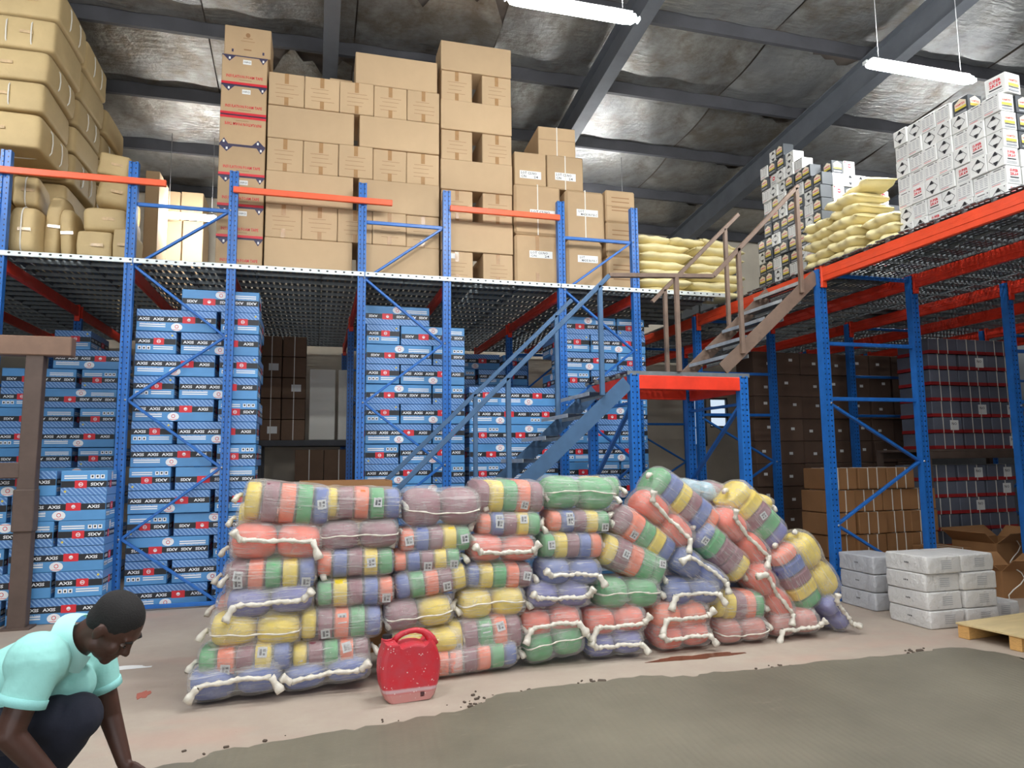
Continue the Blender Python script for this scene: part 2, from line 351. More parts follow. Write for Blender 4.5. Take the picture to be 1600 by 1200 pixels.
# ------------------------------------------------------------------ racking
RY = 8.756; DECK = 3.95; RDECK = 3.84
def omega(w, d, r=.016):
    return [(-w/2, d/2), (-w/2, -d/2), (-w*.2, -d/2), (-w*.16, -d/2+r), (w*.16, -d/2+r), (w*.2, -d/2), (w/2, -d/2), (w/2, d/2), (w/2-.012, d/2), (w/2-.012, -d/2+.012+r), (-w/2+.012, -d/2+.012+r), (-w/2+.012, d/2)]
_cache = {}
def upright_mesh(h, w=.1, d=.085):
    if ('u', h, w) not in _cache: mb = MB(); mb.prism(omega(w, d), 0, h); _cache[('u', h, w)] = mb.mesh('upright', M_BLUE)
    return _cache[('u', h, w)]
def rack_frame(x0, x1, y, h, horiz, nodes, label, group=None, w=.1):
    """nodes: list of (side, z) joined by diagonal braces"""
    o = thing('braced_rack_frame', label, 'rack', ((x0+x1)/2, y, 0), group=group); hw = (x1-x0)/2  # one braced frame of the racking, not a whole rack
    for s in (-1, 1):
        put('upright', upright_mesh(h, w), o, (s*hw, 0, .006))
        f = MB(); f.box((s*hw, 0, .006), (w+.04, .13, .01)); f.build('foot_plate', M_BLUE_PLAIN, o)
    for z in horiz:
        b = MB(); b.box((0, 0, z), (2*hw-w, .03, .045), 0, .006); b.build('horizontal_brace', M_BLUE_PLAIN, o)
    bo = MB()
    for (s0, z0), (s1, z1) in zip(nodes, nodes[1:]):
        b = MB(); b.beam((s0*(hw-w*.45), .012, z0), (s1*(hw-w*.45), .012, z1), .03, .045, 0, (0, 1, 0), .005); b.build('diagonal_brace', M_BLUE_PLAIN, o)
    for s, z in nodes: bo.tube([(s*(hw-w*.3), -.05, z), (s*(hw-w*.3), -.03, z)], .013, 6)
    if nodes: bo.build('bolt_set', M_BOLT, o)
    return o
ND = [(1, 4.6), (-1, 3.87), (1, 3.08), (-1, 2.32), (1, 1.555), (-1, .785), (1, .06)]
FX = [(-4.52, -3.37), (-2.09, -1.0), (.515, 1.585), (3.15, 4.235)]
FL = ['blue rack frame standing at the brown steel post', 'blue rack frame before the tallest stack of blue cartons', 'blue rack frame just behind the lower handrails of the stair', 'blue rack frame behind the stair landing']
for (a, b), l in zip(FX, FL): rack_frame(a, b, RY, 5.09, [4.6, .04], ND, l)
ND2 = [(1, 3.4), (-1, 2.6), (1, 1.8), (-1, 1.0), (1, .2)]
for yy, nm in ((11.45, 'inside the dark rack aisles'), (14.1, 'against the back wall')):
    for (a, b), wh in zip(FX, ('beyond the brown post', 'behind the tallest blue stack', 'behind the handrail stack', 'behind the landing stack')): rack_frame(a, b, yy, 3.72, [3.4, .06], ND2, 'blue rack frame %s, %s' % (nm, wh), 'inner rack frames ' + nm)
def beam_y(x, y0, y1, ztop, h, label, cat='beam', group=None, mat=None, name='rack_beam'):
    o = thing(name, label, cat, (x, (y0+y1)/2, ztop-h), group=group); L = y1-y0
    b = MB(); b.box((0, 0, h/2), (.05, L-.02, h), 0, .006); b.box((-.027, 0, h*.5), (.008, L-.02, h*.28), 0, .002); b.build('beam_section', mat or M_RED, o)
    for s in (-1, 1): c = MB(); c.box((0, s*(L/2-.02), h/2-.02), (.07, .03, h+.1), 0, .004); c.build('end_connector', mat or M_RED, o)
    return o
for i, (a, b) in enumerate(FX):
    for x in (a, b):
        for y0, y1, w in ((RY+.06, 11.40, 'front'), (11.50, 14.05, 'rear')):
            beam_y(x, y0, y1, DECK-.06, .14, 'red beam running back under the main deck in its %s bays' % w, group='red deck beams, %s bays' % w)
# hand rails tied across the aisles
def rail_x(p, q, label):
    L = q[0]-p[0]; o = tag(MB().box((0, 0, 0), (L, .045, .075), 0, .006).build('guard_rail', M_ORANGE, None, ((p[0]+q[0])/2, RY-.07, 4.85)), label, 'rail'); return o
for (a, b), l in zip((((-3.45, 0), (-1.73, 0)), ((-1.0, 0), (.88, 0)), ((1.62, 0), (3.12, 0))), ('orange guard rail across the aisle before the strapped brown bales', 'orange guard rail before the wall of plain brown cartons', 'orange guard rail before the cartons with paired gaps')): rail_x(a, b, l)
# deck of perforated zinc planks
def plank_mesh(L, w=.3):
    k = ('p', round(L, 3), w)
    if k not in _cache:
        mb = MB(); h = w/2-.006
        mb.box((0, 0, -.002), (L, 2*h, .003), 0)
        for s in (-1, 1): mb.box((0, s*h, -.022), (L, .003, .044), 1)
        for q in (-.5, 0, .5): mb.box((q*L*.6, 0, -.02), (.006, 2*h, .03), 1)
        _cache[k] = mb.mesh('plank', [M_ZINC, M_ZINC_SHADED])
    return _cache[k]
M_EDGE = perforated('zinc_edge_channel', (205, 212, 210), 0, 0.1, 0.011, 2, 0, metal=0.45, rough=0.4, through=False, spread=0.05)
def deck(name, label, x0, x1, y0, y1, z, cat='deck', w=.3, front=True):
    o = thing(name, label, cat, ((x0+x1)/2, y0, z)); L = x1-x0; n = int((y1-y0)/w)
    for k in range(n): put('plank', plank_mesh(L-.01, w), o, (0, w*(k+.5), 0))
    if front:
        f = MB(); f.box((0, -.012, -.03), (L-.01, .02, .06), 0, .004); f.build('edge_channel', M_EDGE, o)
    return o
xs = [-7.4, -4.6, -2.05, .55, 3.13, 5.62]
dl = ['zinc plank deck at the wall beyond the strapped bales', 'zinc plank deck bay carrying the strapped brown bales', 'zinc plank deck bay carrying the foam tape cartons', 'zinc plank deck bay carrying the tallest plain cartons', 'zinc plank deck bay carrying the yellow sacks']
for k in range(5): deck('deck_bay', dl[k], xs[k], xs[k+1], RY-.03, YB-.05, DECK)
# right-hand mezzanine, its front frame nearer the camera
RX = [5.69, 7.02, 8.53, 9.86, 11.4, 12.7]; FRY = 6.85
NDR = [(-1, 2.22), (1, 1.54), (-1, .83), (1, .12)]
for i in (0, 2, 4):
    for yy, nm in ((-1.8, 'added out of view far before'), (1.05, 'added out of view well before'), (3.95, 'before'), (FRY, 'at'), (9.65, 'behind'), (12.4, 'far behind')):
        lab = 'blue rack frame %s the stacked white bales under the orange-edged mezzanine' % nm if i == 0 else 'blue rack frame %s the grey red-edged cartons, %s bay from the white bales' % (nm.replace('at', 'level with', 1) if nm == 'at' else nm, {2: 'second', 4: 'third'}[i])
        rack_frame(RX[i], RX[i+1], yy, RDECK-.05, [3.74, 2.92, 2.27], NDR, lab, None if i == 0 else 'outer frames of the orange-edged mezzanine', .105)
YS = [-1.75, 1.1, 4.0, FRY-.05, 9.6, 12.35, YB-.1]  # first spans run on out of view under the added shading deck
for i, x in enumerate(RX):
    for y0, y1 in zip(YS, YS[1:]):
        beam_y(x, y0+.05, y1, RDECK-.035, .165, 'orange-red edge beam of the mezzanine above the upper stair flight' if i == 0 else 'red beam under the deck of the orange-edged mezzanine', group='mezzanine edge beams' if i == 0 else 'mezzanine inner beams', mat=M_ORANGE2 if i == 0 else M_RED)
for k in range(4):
    deck('deck_bay', ['zinc plank deck carrying the tall white carton stack', 'zinc plank deck over the second aisle of the orange-edged mezzanine', 'zinc plank deck over the third aisle of the orange-edged mezzanine', 'zinc plank deck at the outer wall of the orange-edged mezzanine'][k], [5.66, 7.3, 9.2, 11.1][k], [7.3, 9.2, 11.1, 13.0][k], -2.0, YB-.05, RDECK, front=False)  # front stretch out of view, added to shade the goods below
# cut planks and wire poking out over the edge beam
mb = MB(); rng = random.Random(2)
for k in range(70):
    y = 3.9+k*.062; mb.box((5.65+rng.uniform(-.012, .012), y, RDECK-.004+rng.uniform(-.008, .008)), (.03, .055, .012), 0, .003, Matrix.Rotation(rng.uniform(-.4, .4), 3, 'Y'))
o = tag(mb.build('deck_edge_trim', pm('dull_zinc', (110, 114, 116), .5, metal=.4)), 'ragged zinc deck edge along the orange mezzanine beam', 'trim'); o['kind'] = 'stuff'
# ------------------------------------------------------------------ stair with landing
SY0, SY1 = 6.85, 7.75; LZ = 2.54
st = thing('stair_flight', 'slate-blue lower stair flight climbing from behind the sacks to the landing', 'stairs', (2.0, 7.3, 0))
def part(root, name, mb, mat): 
    o = mb.build(name, mat, root); o.location = (-root.location.x, -root.location.y, -root.location.z); return o
for y in (SY0, SY1): part(st, 'stringer', MB().beam((.53, y, .04), (3.19, y, LZ-.13), .012, .155, 0, (0, 0, 1)).beam((.58, y+.02, .0), (3.24, y+.02, LZ-.18), .05, .012, 0, (0, 0, 1)), M_SLATE)
for k in range(1, 11):
    z = LZ-.231*k; x = 3.10-.243*k+.02
    part(st, 'tread', MB().box((x, (SY0+SY1)/2, z-.002), (.25, SY1-SY0-.02, .003)).box((x-.125, (SY0+SY1)/2, z-.02), (.004, SY1-SY0-.02, .04), 1).box((x+.125, (SY0+SY1)/2, z-.02), (.004, SY1-SY0-.02, .04), 1), [M_ZINC, M_ZINC_PLAIN])
def bar(root, name, pts, mat, r=.024):
    mb = MB()
    for p, q in zip(pts, pts[1:]): mb.beam(p, q, 2*r, 2*r, 0, (0, 1, 0) if abs(q[0]-p[0]) < .01 else (0, 0, 1), .005)
    return part(root, name, mb, mat)
N = SY0-.02; Fy = SY1+.02
bar(st, 'handrail', [(.62, N, 1.2), (3.0, N, 3.56)], M_SLATE); bar(st, 'handrail', [(.62, Fy, 1.28), (2.92, Fy, 3.5)], M_SLATE)
for x in (.75, 1.866, 2.89): bar(st, 'rail_post', [(x, N, (x-.5)*.94+.02), (x, N, 1.2+(x-.62)*.99)], M_SLATE)
for x in (.75, 1.735, 2.72): bar(st, 'rail_post', [(x, Fy, (x-.5)*.94+.02), (x, Fy, 1.28+(x-.62)*.965)], M_SLATE)
ld = thing('stair_landing', 'stair landing of zinc planks on red beams and four blue posts', 'landing', (3.95, 7.45, 0))
LX0, LX1, LY0, LY1 = 3.27, 4.60, 6.83, 8.1
for x in (LX0, LX1):
    for y in (LY0+.05, LY1-.05):
        o = put('upright', upright_mesh(LZ-.03, .105), ld, (x-ld.location.x, y-ld.location.y, 0)); 
for y in (LY0+.03, LY1-.05): part(ld, 'cross_beam', MB().box(((LX0+LX1)/2, y, LZ-.12), (LX1-LX0-.1, .05, .15), 0, .006), M_RED)
for x in (LX0, LX1): part(ld, 'side_beam', MB().box((x, (LY0+LY1)/2, LZ-.13), (.05, LY1-LY0-.2, .17), 0, .006), M_RED)
for k in range(4): 
    o = put('plank', plank_mesh(LX1-LX0+.16, .31), ld, ((LX0+LX1)/2-ld.location.x, LY0+.31*(k+.5)+.01-ld.location.y, LZ))
for s, x in ((0, LX0), (1, LX1)):
    part(ld, 'side_brace', MB().beam((x, LY0+.08, 2.2), (x, LY1-.08, 1.35), .03, .045, 0, (1, 0, 0)).beam((x, LY1-.08, 1.35), (x, LY0+.08, .5), .03, .045, 0, (1, 0, 0)).beam((x, LY0+.08, 2.2), (x, LY1-.08, 2.2), .03, .045, 0, (1, 0, 0)), M_BLUE_PLAIN)
up = thing('stair_flight', 'brown upper stair flight from the landing to the orange-edged mezzanine', 'stairs', (5.0, 7.3, LZ))
for y in (SY0, SY1): part(up, 'stringer', MB().beam((4.35, y, LZ+.05), (5.65, y, 3.73), .012, .14, 0, (0, 0, 1)).beam((4.40, y+.02, LZ+.0), (5.69, y+.02, 3.67), .05, .012, 0, (0, 0, 1)), M_BROWN)
for k in range(1, 6):
    z = LZ+.222*k; x = 4.32+.243*k
    part(up, 'tread', MB().box((x, (SY0+SY1)/2, z-.002), (.25, SY1-SY0-.02, .003)).box((x-.125, (SY0+SY1)/2, z-.02), (.004, SY1-SY0-.02, .04), 1).box((x+.125, (SY0+SY1)/2, z-.02), (.004, SY1-SY0-.02, .04), 1), [M_ZINC, M_ZINC_PLAIN])
bar(up, 'handrail', [(3.0, N, 3.565), (4.262, N, 3.63), (5.45, N, 4.80)], M_BROWN); bar(up, 'handrail', [(3.98, Fy, 3.53), (5.26, Fy, 4.76)], M_BROWN)
for x, z0, z1 in ((3.80, LZ, 3.59), (4.60, 2.76, 3.98), (5.42, 3.5, 4.77)): bar(up, 'rail_post', [(x, N, z0), (x, N, z1)], M_BROWN)
for x, z0, z1 in ((4.16, LZ, 3.7), (5.05, 3.2, 4.55)): bar(up, 'rail_post', [(x, Fy, z0), (x, Fy, z1)], M_BROWN)
# brown steel post and its bracket beams at the near aisle
pp = thing('steel_post', 'dark brown steel post standing before the blue carton stacks', 'post', (-2.80, 8.22, 0))
a = at(58, 552, y=8.22); H = a[2]; lean = a[0]+2.80
mb = MB(); mb.beam((0, 0, 0), (lean, 0, H), .16, .12, 0, (0, 1, 0), .006); mb.build('column', M_POST, pp)
mb = MB(); mb.box((0, 0, .01), (.26, .2, .02)); mb.build('base_plate', M_POST, pp)
mb = MB(); mb.box((.0+lean*.35, -.01, H*.42), (.19, .15, .42), 0, .01); mb.build('splice_collar', M_POST, pp)
mb = MB(); mb.box((-.75, 0, H+.07), (2.2, .16, .2), 0, .01); mb.build('head_beam', pm('brown_head_beam', (132, 104, 86), .6, var=(4, .15)), pp)
mb = MB(); b0 = at(20, 735, y=8.2); mb.box((-1.0, 0, b0[2]), (1.9, .14, .16), 0, .01); mb.build('cross_beam', M_POST, pp)
# ------------------------------------------------------------------ cartons
_txt = {}
def text2d(s, bold=0.0):
    if (s, bold) in _txt: return _txt[(s, bold)]
    cu = bpy.data.curves.new('lettering', 'FONT'); cu.body = s; cu.size = 1.0; cu.resolution_u = 1; cu.offset = bold; cu.fill_mode = 'FRONT'
    o = bpy.data.objects.new('lettering', cu); col.objects.link(o); dg = bpy.context.evaluated_depsgraph_get(); dg.update()
    me = bpy.data.meshes.new_from_object(o.evaluated_get(dg)); v = [(p.co.x, p.co.y) for p in me.vertices]; f = [tuple(p.vertices) for p in me.polygons]
    bpy.data.objects.remove(o); bpy.data.curves.remove(cu); bpy.data.meshes.remove(me)
    x0, x1 = min(p[0] for p in v), max(p[0] for p in v); y0, y1 = min(p[1] for p in v), max(p[1] for p in v)
    v = [((x-x0)/(x1-x0), (y-y0)/(y1-y0)) for x, y in v]; _txt[(s, bold)] = (v, f); return _txt[(s, bold)]
class Print(MB):
    """flat ink on a face looking towards -Y; u to the right, v upwards, origin at the face centre"""
    def __init__(s, W, H, y): super().__init__(); s.W, s.H, s.y = W, H, y
    def P(s, u, v, k=0): return ((u-.5)*s.W, s.y-.0006*k, (v-.5)*s.H)
    def rect(s, u0, v0, u1, v1, mat, k=0): return s.quad(s.P(u0, v0, k), s.P(u1, v0, k), s.P(u1, v1, k), s.P(u0, v1, k), mat)
    def poly(s, pts, mat, k=0): return s.add([s.P(u, v, k) for u, v in pts], [tuple(range(len(pts)))], mat)
    def disc(s, u, v, ru, rv, mat, k=0, n=16): return s.poly([(u+ru*math.cos(2*math.pi*i/n), v+rv*math.sin(2*math.pi*i/n)) for i in range(n)], mat, k)
    def text(s, t, u0, v0, u1, v1, mat, k=1, bold=0.02):
        v, f = text2d(t, bold); return s.add([s.P(u0+(u1-u0)*a, v0+(v1-v0)*b, k) for a, b in v], f, mat)
def stripe_mat():
    m, t, b = nt('blue_diagonal_stripes'); w = nd(t, 'ShaderNodeTexWave', i_Scale=14.0, i_Distortion=0.4); w.bands_direction = 'DIAGONAL'
    t.links.new(coords(t), w.inputs['Vector']); k = ramp(t, w.outputs['Fac'], 0.55, 0.75)
    t.links.new(mixc(t, k, lin((80, 126, 188)), lin((136, 176, 220))), b.inputs['Base Color']); b.inputs['Roughness'].default_value = 0.4; return m
M_STRIPE = stripe_mat()
M_AXBODY = pm('carton_blue', (88, 152, 208), 0.4, var=(3, .08), rand=.12); M_INK = pm('ink_black', (34, 36, 42), 0.45); M_INKRED = pm('ink_red', (216, 44, 56), 0.45); M_INKWHITE = pm('ink_white', (238, 240, 242), 0.5)
M_YEL = pm('ink_yellow', (220, 196, 70), .5); M_TAPE = pm('brown_parcel_tape', (172, 134, 92), 0.25, var=(12, .12)); M_CLEAR = pm('clear_tape', (206, 178, 140), 0.12, var=(16, .2))
AX = (.86, .43, .255)
def axis_meshes():
    W, D, H = AX; body = MB().box((0, 0, 0), AX, 0, .006).mesh('carton_body', M_AXBODY)
    mats = [M_STRIPE, M_INK, M_INKRED, M_INKWHITE, M_YEL]
    p = Print(W, H, -D/2-.001)
    p.rect(.005, .68, .995, .99, 0); p.rect(.005, .42, .995, .68, 1)
    for u in (.03, .205, .38, .80): p.text('AXIS', u, .49, u+.135, .62, 3, 2, .03)
    p.rect(.57, .40, .73, .71, 2, 1); p.disc(.65, .56, .022, .075, 3, 2); p.rect(.635, .52, .665, .545, 2, 3)
    p.disc(.50, .21, .072, .185, 3, 1); p.disc(.50, .23, .024, .085, 2, 2); p.disc(.50, .23, .017, .06, 3, 3); p.rect(.45, .075, .55, .095, 2, 2)
    for v in (.28, .19): p.rect(.04, v, .36, v+.05, 3, 1)
    p.text('VINYL ELECTRICAL TAPE', .04, .34, .36, .385, 3, 1, 0)
    long_ = p.mesh('long_face_print', mats)
    q = Print(D, H, -W/2-.001); q.rect(.005, .68, .995, .99, 0); q.rect(.005, .42, .995, .68, 1)
    q.text('AXIS', .07, .49, .36, .62, 3, 2, .03); q.rect(.44, .40, .70, .71, 2, 1); q.disc(.57, .56, .05, .085, 3, 2); q.disc(.57, .56, .035, .06, 2, 3); q.rect(.54, .545, .60, .575, 3, 4)
    for u in (.06, .17, .28): q.rect(u, .17, u+.09, .33, 3, 1); q.rect(u+.025, .2, u+.065, .28, 1, 2)
    for v in (.28, .19): q.rect(.44, v, .93, v+.05, 3, 1)
    q.disc(.9, .84, .03, .05, 4, 1, 5)
    return body, long_, q.mesh('end_face_print', mats)
AXB, AXL, AXE = axis_meshes()
def axis_box(cx, y0, z0, along_x, flip, label, group, j=0.0, maxdep=9.0):
    """front face at y0, cx centre"""
    dep0 = AX[1] if along_x else AX[0]; dep = min(dep0, maxdep)
    o = tag(put('blue_carton', AXB, None, (cx, y0+dep/2, z0+AX[2]/2), (0, math.pi if flip else 0, (0 if along_x else -math.pi/2)+j)), label, 'carton', group)
    o.scale = (1, dep/dep0, 1) if along_x else (dep/dep0, 1, 1)
    put('printed_face', AXL, o); put('printed_face', AXL, o, (0, 0, 0), (0, 0, math.pi))
    put('printed_face', AXE, o, (0, 0, 0), (0, 0, math.pi/2)); put('printed_face', AXE, o, (0, 0, 0), (0, 0, -math.pi/2))
    return o
def axis_stack(x0, x1, y, rows, where, seed, z0=0.0, drop=(), first=0, pat=None, h=.262, maxdep=9.0):
    rg = random.Random(seed); W, D, H = AX
    for r in range(rows):
        kinds = (pat or [['L', 'E'], ['E', 'L']])[(r+first) % len(pat or [1, 2])]
        tot = sum(W if k == 'L' else D for k in kinds); gap = (x1-x0-tot)/max(1, len(kinds)-1) if len(kinds) > 1 else 0
        x = x0; yy = y+rg.uniform(-.015, .015); cnt = {}
        fl = rg.random() < .3
        for k in kinds:
            w = W if k == 'L' else D; cnt[k] = cnt.get(k, 0)+1
            if (r, k, cnt[k]) not in drop:
                nth = '' if kinds.count(k) == 1 else (' beside the rack frame' if cnt[k] == kinds.count(k) else ' away from the rack frame')
                axis_box(x+w/2, yy+rg.uniform(-.006, .01), z0+r*h+.001, k == 'L', fl if rg.random() < .8 else not fl,
                         'blue banded carton, %s out, %s layer %s%s' % ('long side' if k == 'L' else 'short end', ORD[r] if r < 17 else 'top', where, nth), 'blue banded cartons', maxdep=maxdep)
            x += w+gap
axis_stack(-2.02, -.68, 8.87, 13, 'of the stack behind the first braced frame', 1, h=.2615)
axis_box(-1.12, 8.88, 13*.2615+.001, True, True, 'blue carton with black band lying alone on top of the tallest stack', 'blue banded cartons')
axis_stack(-3.43, -2.10, 8.33, 6, 'of the low stack at the brown post', 2, first=1, h=.2575, maxdep=.36)
axis_stack(-4.80, -3.47, 8.36, 6, 'of the low stack beyond the brown post', 12, first=0, h=.2575, maxdep=.36)
axis_stack(-3.96, -2.6, 10.55, 11, 'of the stack set back behind the post', 3, first=0, drop=((12, 'L', 1),))
axis_stack(-3.38, -2.6, 10.55, 2, 'on the crest of the set-back stack', 33, z0=11*.262, pat=[['L'], ['E']])
axis_stack(.62, 1.93, 9.30, 13, 'of the stack behind the lower handrails', 4, first=1)
axis_box(1.02, 9.31, 13*.262+.001, True, True, 'blue carton with black band on top of the stack behind the handrails', 'blue banded cartons')
axis_stack(2.02, 3.32-.02, 9.42, 10, 'of the stack seen through the stair', 5)
axis_stack(3.36, 4.68, 9.40, 14, 'of the stack behind the landing', 6, first=1)
axis_stack(2.15, 3.5, 11.55, 13, 'of the dark stack deep behind the stair', 8)
axis_stack(-5.9, -4.6, 10.6, 12, 'of the dark stack far beyond the post', 9)

M_CARD = pm('kraft_cardboard', (196, 167, 130), 0.75, var=(1.6, .06), bmp=(60, .08, .002), rand=.05); M_CARD2 = pm('kraft_cardboard_tan', (186, 157, 120), 0.75, var=(1.6, .08), bmp=(40, .1, .003), rand=.07)
M_CARD3 = pm('kraft_cardboard_brown', (150, 108, 68), 0.75, var=(1.6, .12), bmp=(40, .1, .003), rand=.1); M_PAPER = pm('white_paper_label', (232, 232, 228), 0.6); M_STRAP = pm('white_strapping', (226, 222, 210), 0.4)
M_STAIN = pm('brown_print', (150, 112, 74), .7); M_SEAM = pm('carton_seam', (112, 86, 60), .9)
def carton(name, x0, x1, y0, dep, z0, z1, label, group, mat=None, rot=0.0, tapes=(), straps=0, sticker=None, seam=None, bev=.008, ink=None, side=False):
    w, h = x1-x0, z1-z0; o = thing(name, label, 'carton', ((x0+x1)/2, y0+dep/2, z0), (0, 0, rot), group)
    cb = MB().box((0, 0, h/2), (w, dep, h), 0, bev).build('carton_body', mat or M_CARD, o)
    for u in tapes:
        for v, q in ((.83, .32), (.13, .25)): MB().box(((u-.5)*w, -dep/2-.001, h*v), (.05, .002, h*q)).build('tape', M_TAPE, cb)
    if seam is not None: MB().box((0, -dep/2-.0005, h*seam), (w*.98, .002, .004)).build('flap_seam', M_SEAM, cb)
    for k in range(straps):
        u = (k+1)/(straps+1)-.5; b = MB()
        for s in (-1, 1): b.box((u*w, s*(dep/2+.002), h/2), (.014, .003, h+.006))
        b.box((u*w, 0, h+.002), (.014, dep+.006, .003)); b.build('strap', M_STRAP, cb)
        if side:
            b = MB()
            for s in (-1, 1): b.box((s*(w/2+.002), u*dep, h/2), (.003, .014, h+.006))
            b.build('strap', M_STRAP, cb)
    if sticker:
        u, v, sw, sh, lines = sticker; p = Print(sw, sh, -dep/2-.003); p.rect(0, 0, 1, 1, 0)
        for (t, a, b_, c, d) in lines: p.text(t, a, b_, c, d, 1, 1, .01)
        s = p.build('paper_label', [M_PAPER, M_INK], cb, ((u-.5)*w, 0, v*h))
    if ink:
        p = Print(w, h, -dep/2-.0012); ink(p); p.build('printed_face', [M_STAIN, M_INKRED, M_INKNAVY, M_PAPER], cb, (0, 0, h/2))
    return o
M_INKNAVY = pm('ink_navy', (58, 54, 84), .5); M_INKRED2 = pm('ink_rust', (176, 70, 56), .6)
# wall of plain cartons: alternating courses of ends and long sides
YW = 8.95; rg = random.Random(4); X0, X1 = -.655, 1.525; e = (X1-X0)/5; hh = .4305; zc = DECK+.002
def faint(p):
    for v in (.62, .5, .36, .24): p.rect(.22+rg.uniform(-.05, .05), v, .75+rg.uniform(-.1, .1), v+.012, 0)
WALL = 'of the plain carton wall'
for r in range(6):
    z0 = zc+r*hh; z1 = z0+hh-.003
    if r % 2 == 0:
        carton('brown_carton', X0, X0+1.06, YW+rg.uniform(-.01, .01), .43, z0, z1, 'plain brown carton, long side out, %s course, beside the foam tape column' % ORD[r], 'plain brown cartons')
        carton('brown_carton', X0+1.13, X1-.004, YW+rg.uniform(-.01, .01), .43, z0, z1, 'plain brown carton, long side out, %s course, beside the gapped stack' % ORD[r], 'plain brown cartons')
    else:
        for k in range(5):
            carton('brown_carton', X0+e*k+.003, X0+e*(k+1)-.003, YW+rg.uniform(-.02, .015), .8, z0, z1, 'plain brown carton, taped end out, %s course, %s from the foam tape column' % (ORD[r], ORD[k].replace('lowest', 'first')), 'plain brown cartons', tapes=(.5,), ink=faint)
a, b = at(555, 141, y=YW), at(683, 86, y=YW)
carton('brown_carton', a[0], b[0], YW-.01, .43, zc+6*hh, zc+6*hh+.43, 'plain brown carton lying long on top of the plain carton wall', 'plain brown cartons')
carton('brown_carton', a[0]-.32, a[0]-.02, YW+.35, .43, zc+6*hh, zc+6*hh+.22, 'low brown carton set back on top of the plain carton wall', 'plain brown cartons')
# stack with paired ends and gaps
X0, X1 = 1.545, 2.535; hh = .421
for r in range(8):
    z0 = zc+r*hh; z1 = z0+hh-.003
    if r % 2 == 0:
        for s, (p, q) in enumerate(((X0+.01, X0+.435), (X1-.415, X1))):
            carton('brown_carton', p, q, YW+.02, .95, z0, z1, 'brown carton beside a dark gap, %s course of gapped stack, %s side' % (ORD[r], ('plain wall', 'handwritten label')[s]), 'gapped stack cartons', tapes=(.5,), ink=faint, sticker=(.35, .85, .07, .07, []) if (r, s) == (0, 0) else None)
    else: carton('brown_carton', X0, X1, YW, .43, z0, z1, 'brown carton bridging two ends, %s course of the gapped stack' % ORD[r], 'gapped stack cartons', tapes=())
# foam tape cartons
X0, X1 = -1.215, -.672; hh = .394
def foam(flip):
    def f(p):
        g = (lambda v: 1-v) if flip else (lambda v: v)
        gu = (lambda u: 1-u) if flip else (lambda u: u)
        R = lambda a, b_, c, d, m, k=0: p.rect(min(gu(a), gu(c)), min(g(b_), g(d)), max(gu(a), gu(c)), max(g(b_), g(d)), m, k)
        R(0, .015, 1, .10, 1); R(0, .965, 1, 1, 2); R(0, 0, 1, .02, 2)
        for u in (.16, .90): 
            w = .13 if u < .5 else .09; pts = [(gu(u-w), g(.965)), (gu(u+w), g(.965)), (gu(u), g(.78))]; p.poly(pts if flip is False else pts[::-1], 2, 1); R(u-.015, .85, u+.025, .93, 3, 2)
        v, fc = text2d('INSULATION FOAM TAPE', .02); q = [((.1+.8*a), .24+.10*b_) for a, b_ in v]
        p.add([p.P(gu(a), g(b_), 1) for a, b_ in q], fc, 1); R(.38, .17, .66, .185, 0, 1)
    return f
for r in range(8):
    z0 = zc+r*hh; fl = r in (4,); last = r == 7
    def topink(p):
        p.disc(.5, .72, .05, .08, 0); p.rect(.4, .60, .6, .62, 0, 1); p.rect(.35, .5, .65, .515, 0); p.rect(.42, .2, .58, .24, 0)
        for u in (.16, .82): p.rect(u, .1, u+.04, .2, 2)
    carton('foam_tape_carton', X0+(.02 if last else 0), X1-(.004 if not last else -.03), YW+.02, .5, z0, z0+hh-.003, 'brown carton printed INSULATION FOAM TAPE in red, %s of its column%s' % (ORD[r], ' upside down' if fl else '') if not last else 'carton with a small grey emblem on top of the foam tape column', 'foam tape cartons', M_CARD2,
           ink=foam(fl) if not last else topink, sticker=(.55, .80, .1, .06, [('100PCS', .1, .3, .9, .7)]) if r in (1, 2, 5, 6) and not fl else None)
# cartons with handwritten lot labels
LOT = [('LOT CS.NO', .06, .55, .8, .88), ('C/N', .06, .12, .3, .42), ('24', .66, .12, .85, .42)]; LOT2 = [('LOT', .1, .55, .35, .88), ('MADE IN P.R.C', .2, .12, .95, .45)]
def lot(px, Y, dep, z0, z1, label, **kw):
    a, b = at(px[0], px[1], y=Y)[0], at(px[2], px[3], y=Y)[0]; return carton('lot_carton', a, b, Y, dep, z0, z1, label, 'cartons with lot labels', M_CARD2, **kw)
Zt = lambda x, y: float(at(x, y, y=8.95)[2])
z1, z2, z3, z4 = zc, Zt(838, 368), Zt(838, 290), Zt(830, 238)
lot((805, 400, 874, 400), 8.93, .62, z1, z2, 'dented wrapped carton with white lot label, bottom of its pair beside the gapped stack', straps=0, sticker=(.58, .62, .33, .1, LOT), bev=.03, tapes=(.5,))
lot((804, 330, 876, 330), 8.92, .62, z2+.002, z3, 'wrapped strapped carton with white lot label, on its pair beside the gapped stack', straps=1, sticker=(.60, .42, .36, .11, LOT), bev=.03)
lot((804, 265, 853, 265), 8.97, .5, z3+.002, z4, 'smooth carton with white lot label on top beside the gapped stack', sticker=(.5, .32, .31, .11, LOT))
y1, y2, y3 = Zt(915, 377), Zt(915, 299), Zt(880, 243)
lot((886, 410, 942, 410), 8.93, .6, zc, y1, 'sagging carton with white lot label behind the frame brace', sticker=(.58, .62, .3, .1, LOT2), bev=.035)
lot((884, 340, 945, 340), 8.93, .6, y1+.002, y2, 'sagging strapped carton with white lot label above the frame brace', straps=1, sticker=(.55, .55, .32, .1, LOT2), bev=.035)
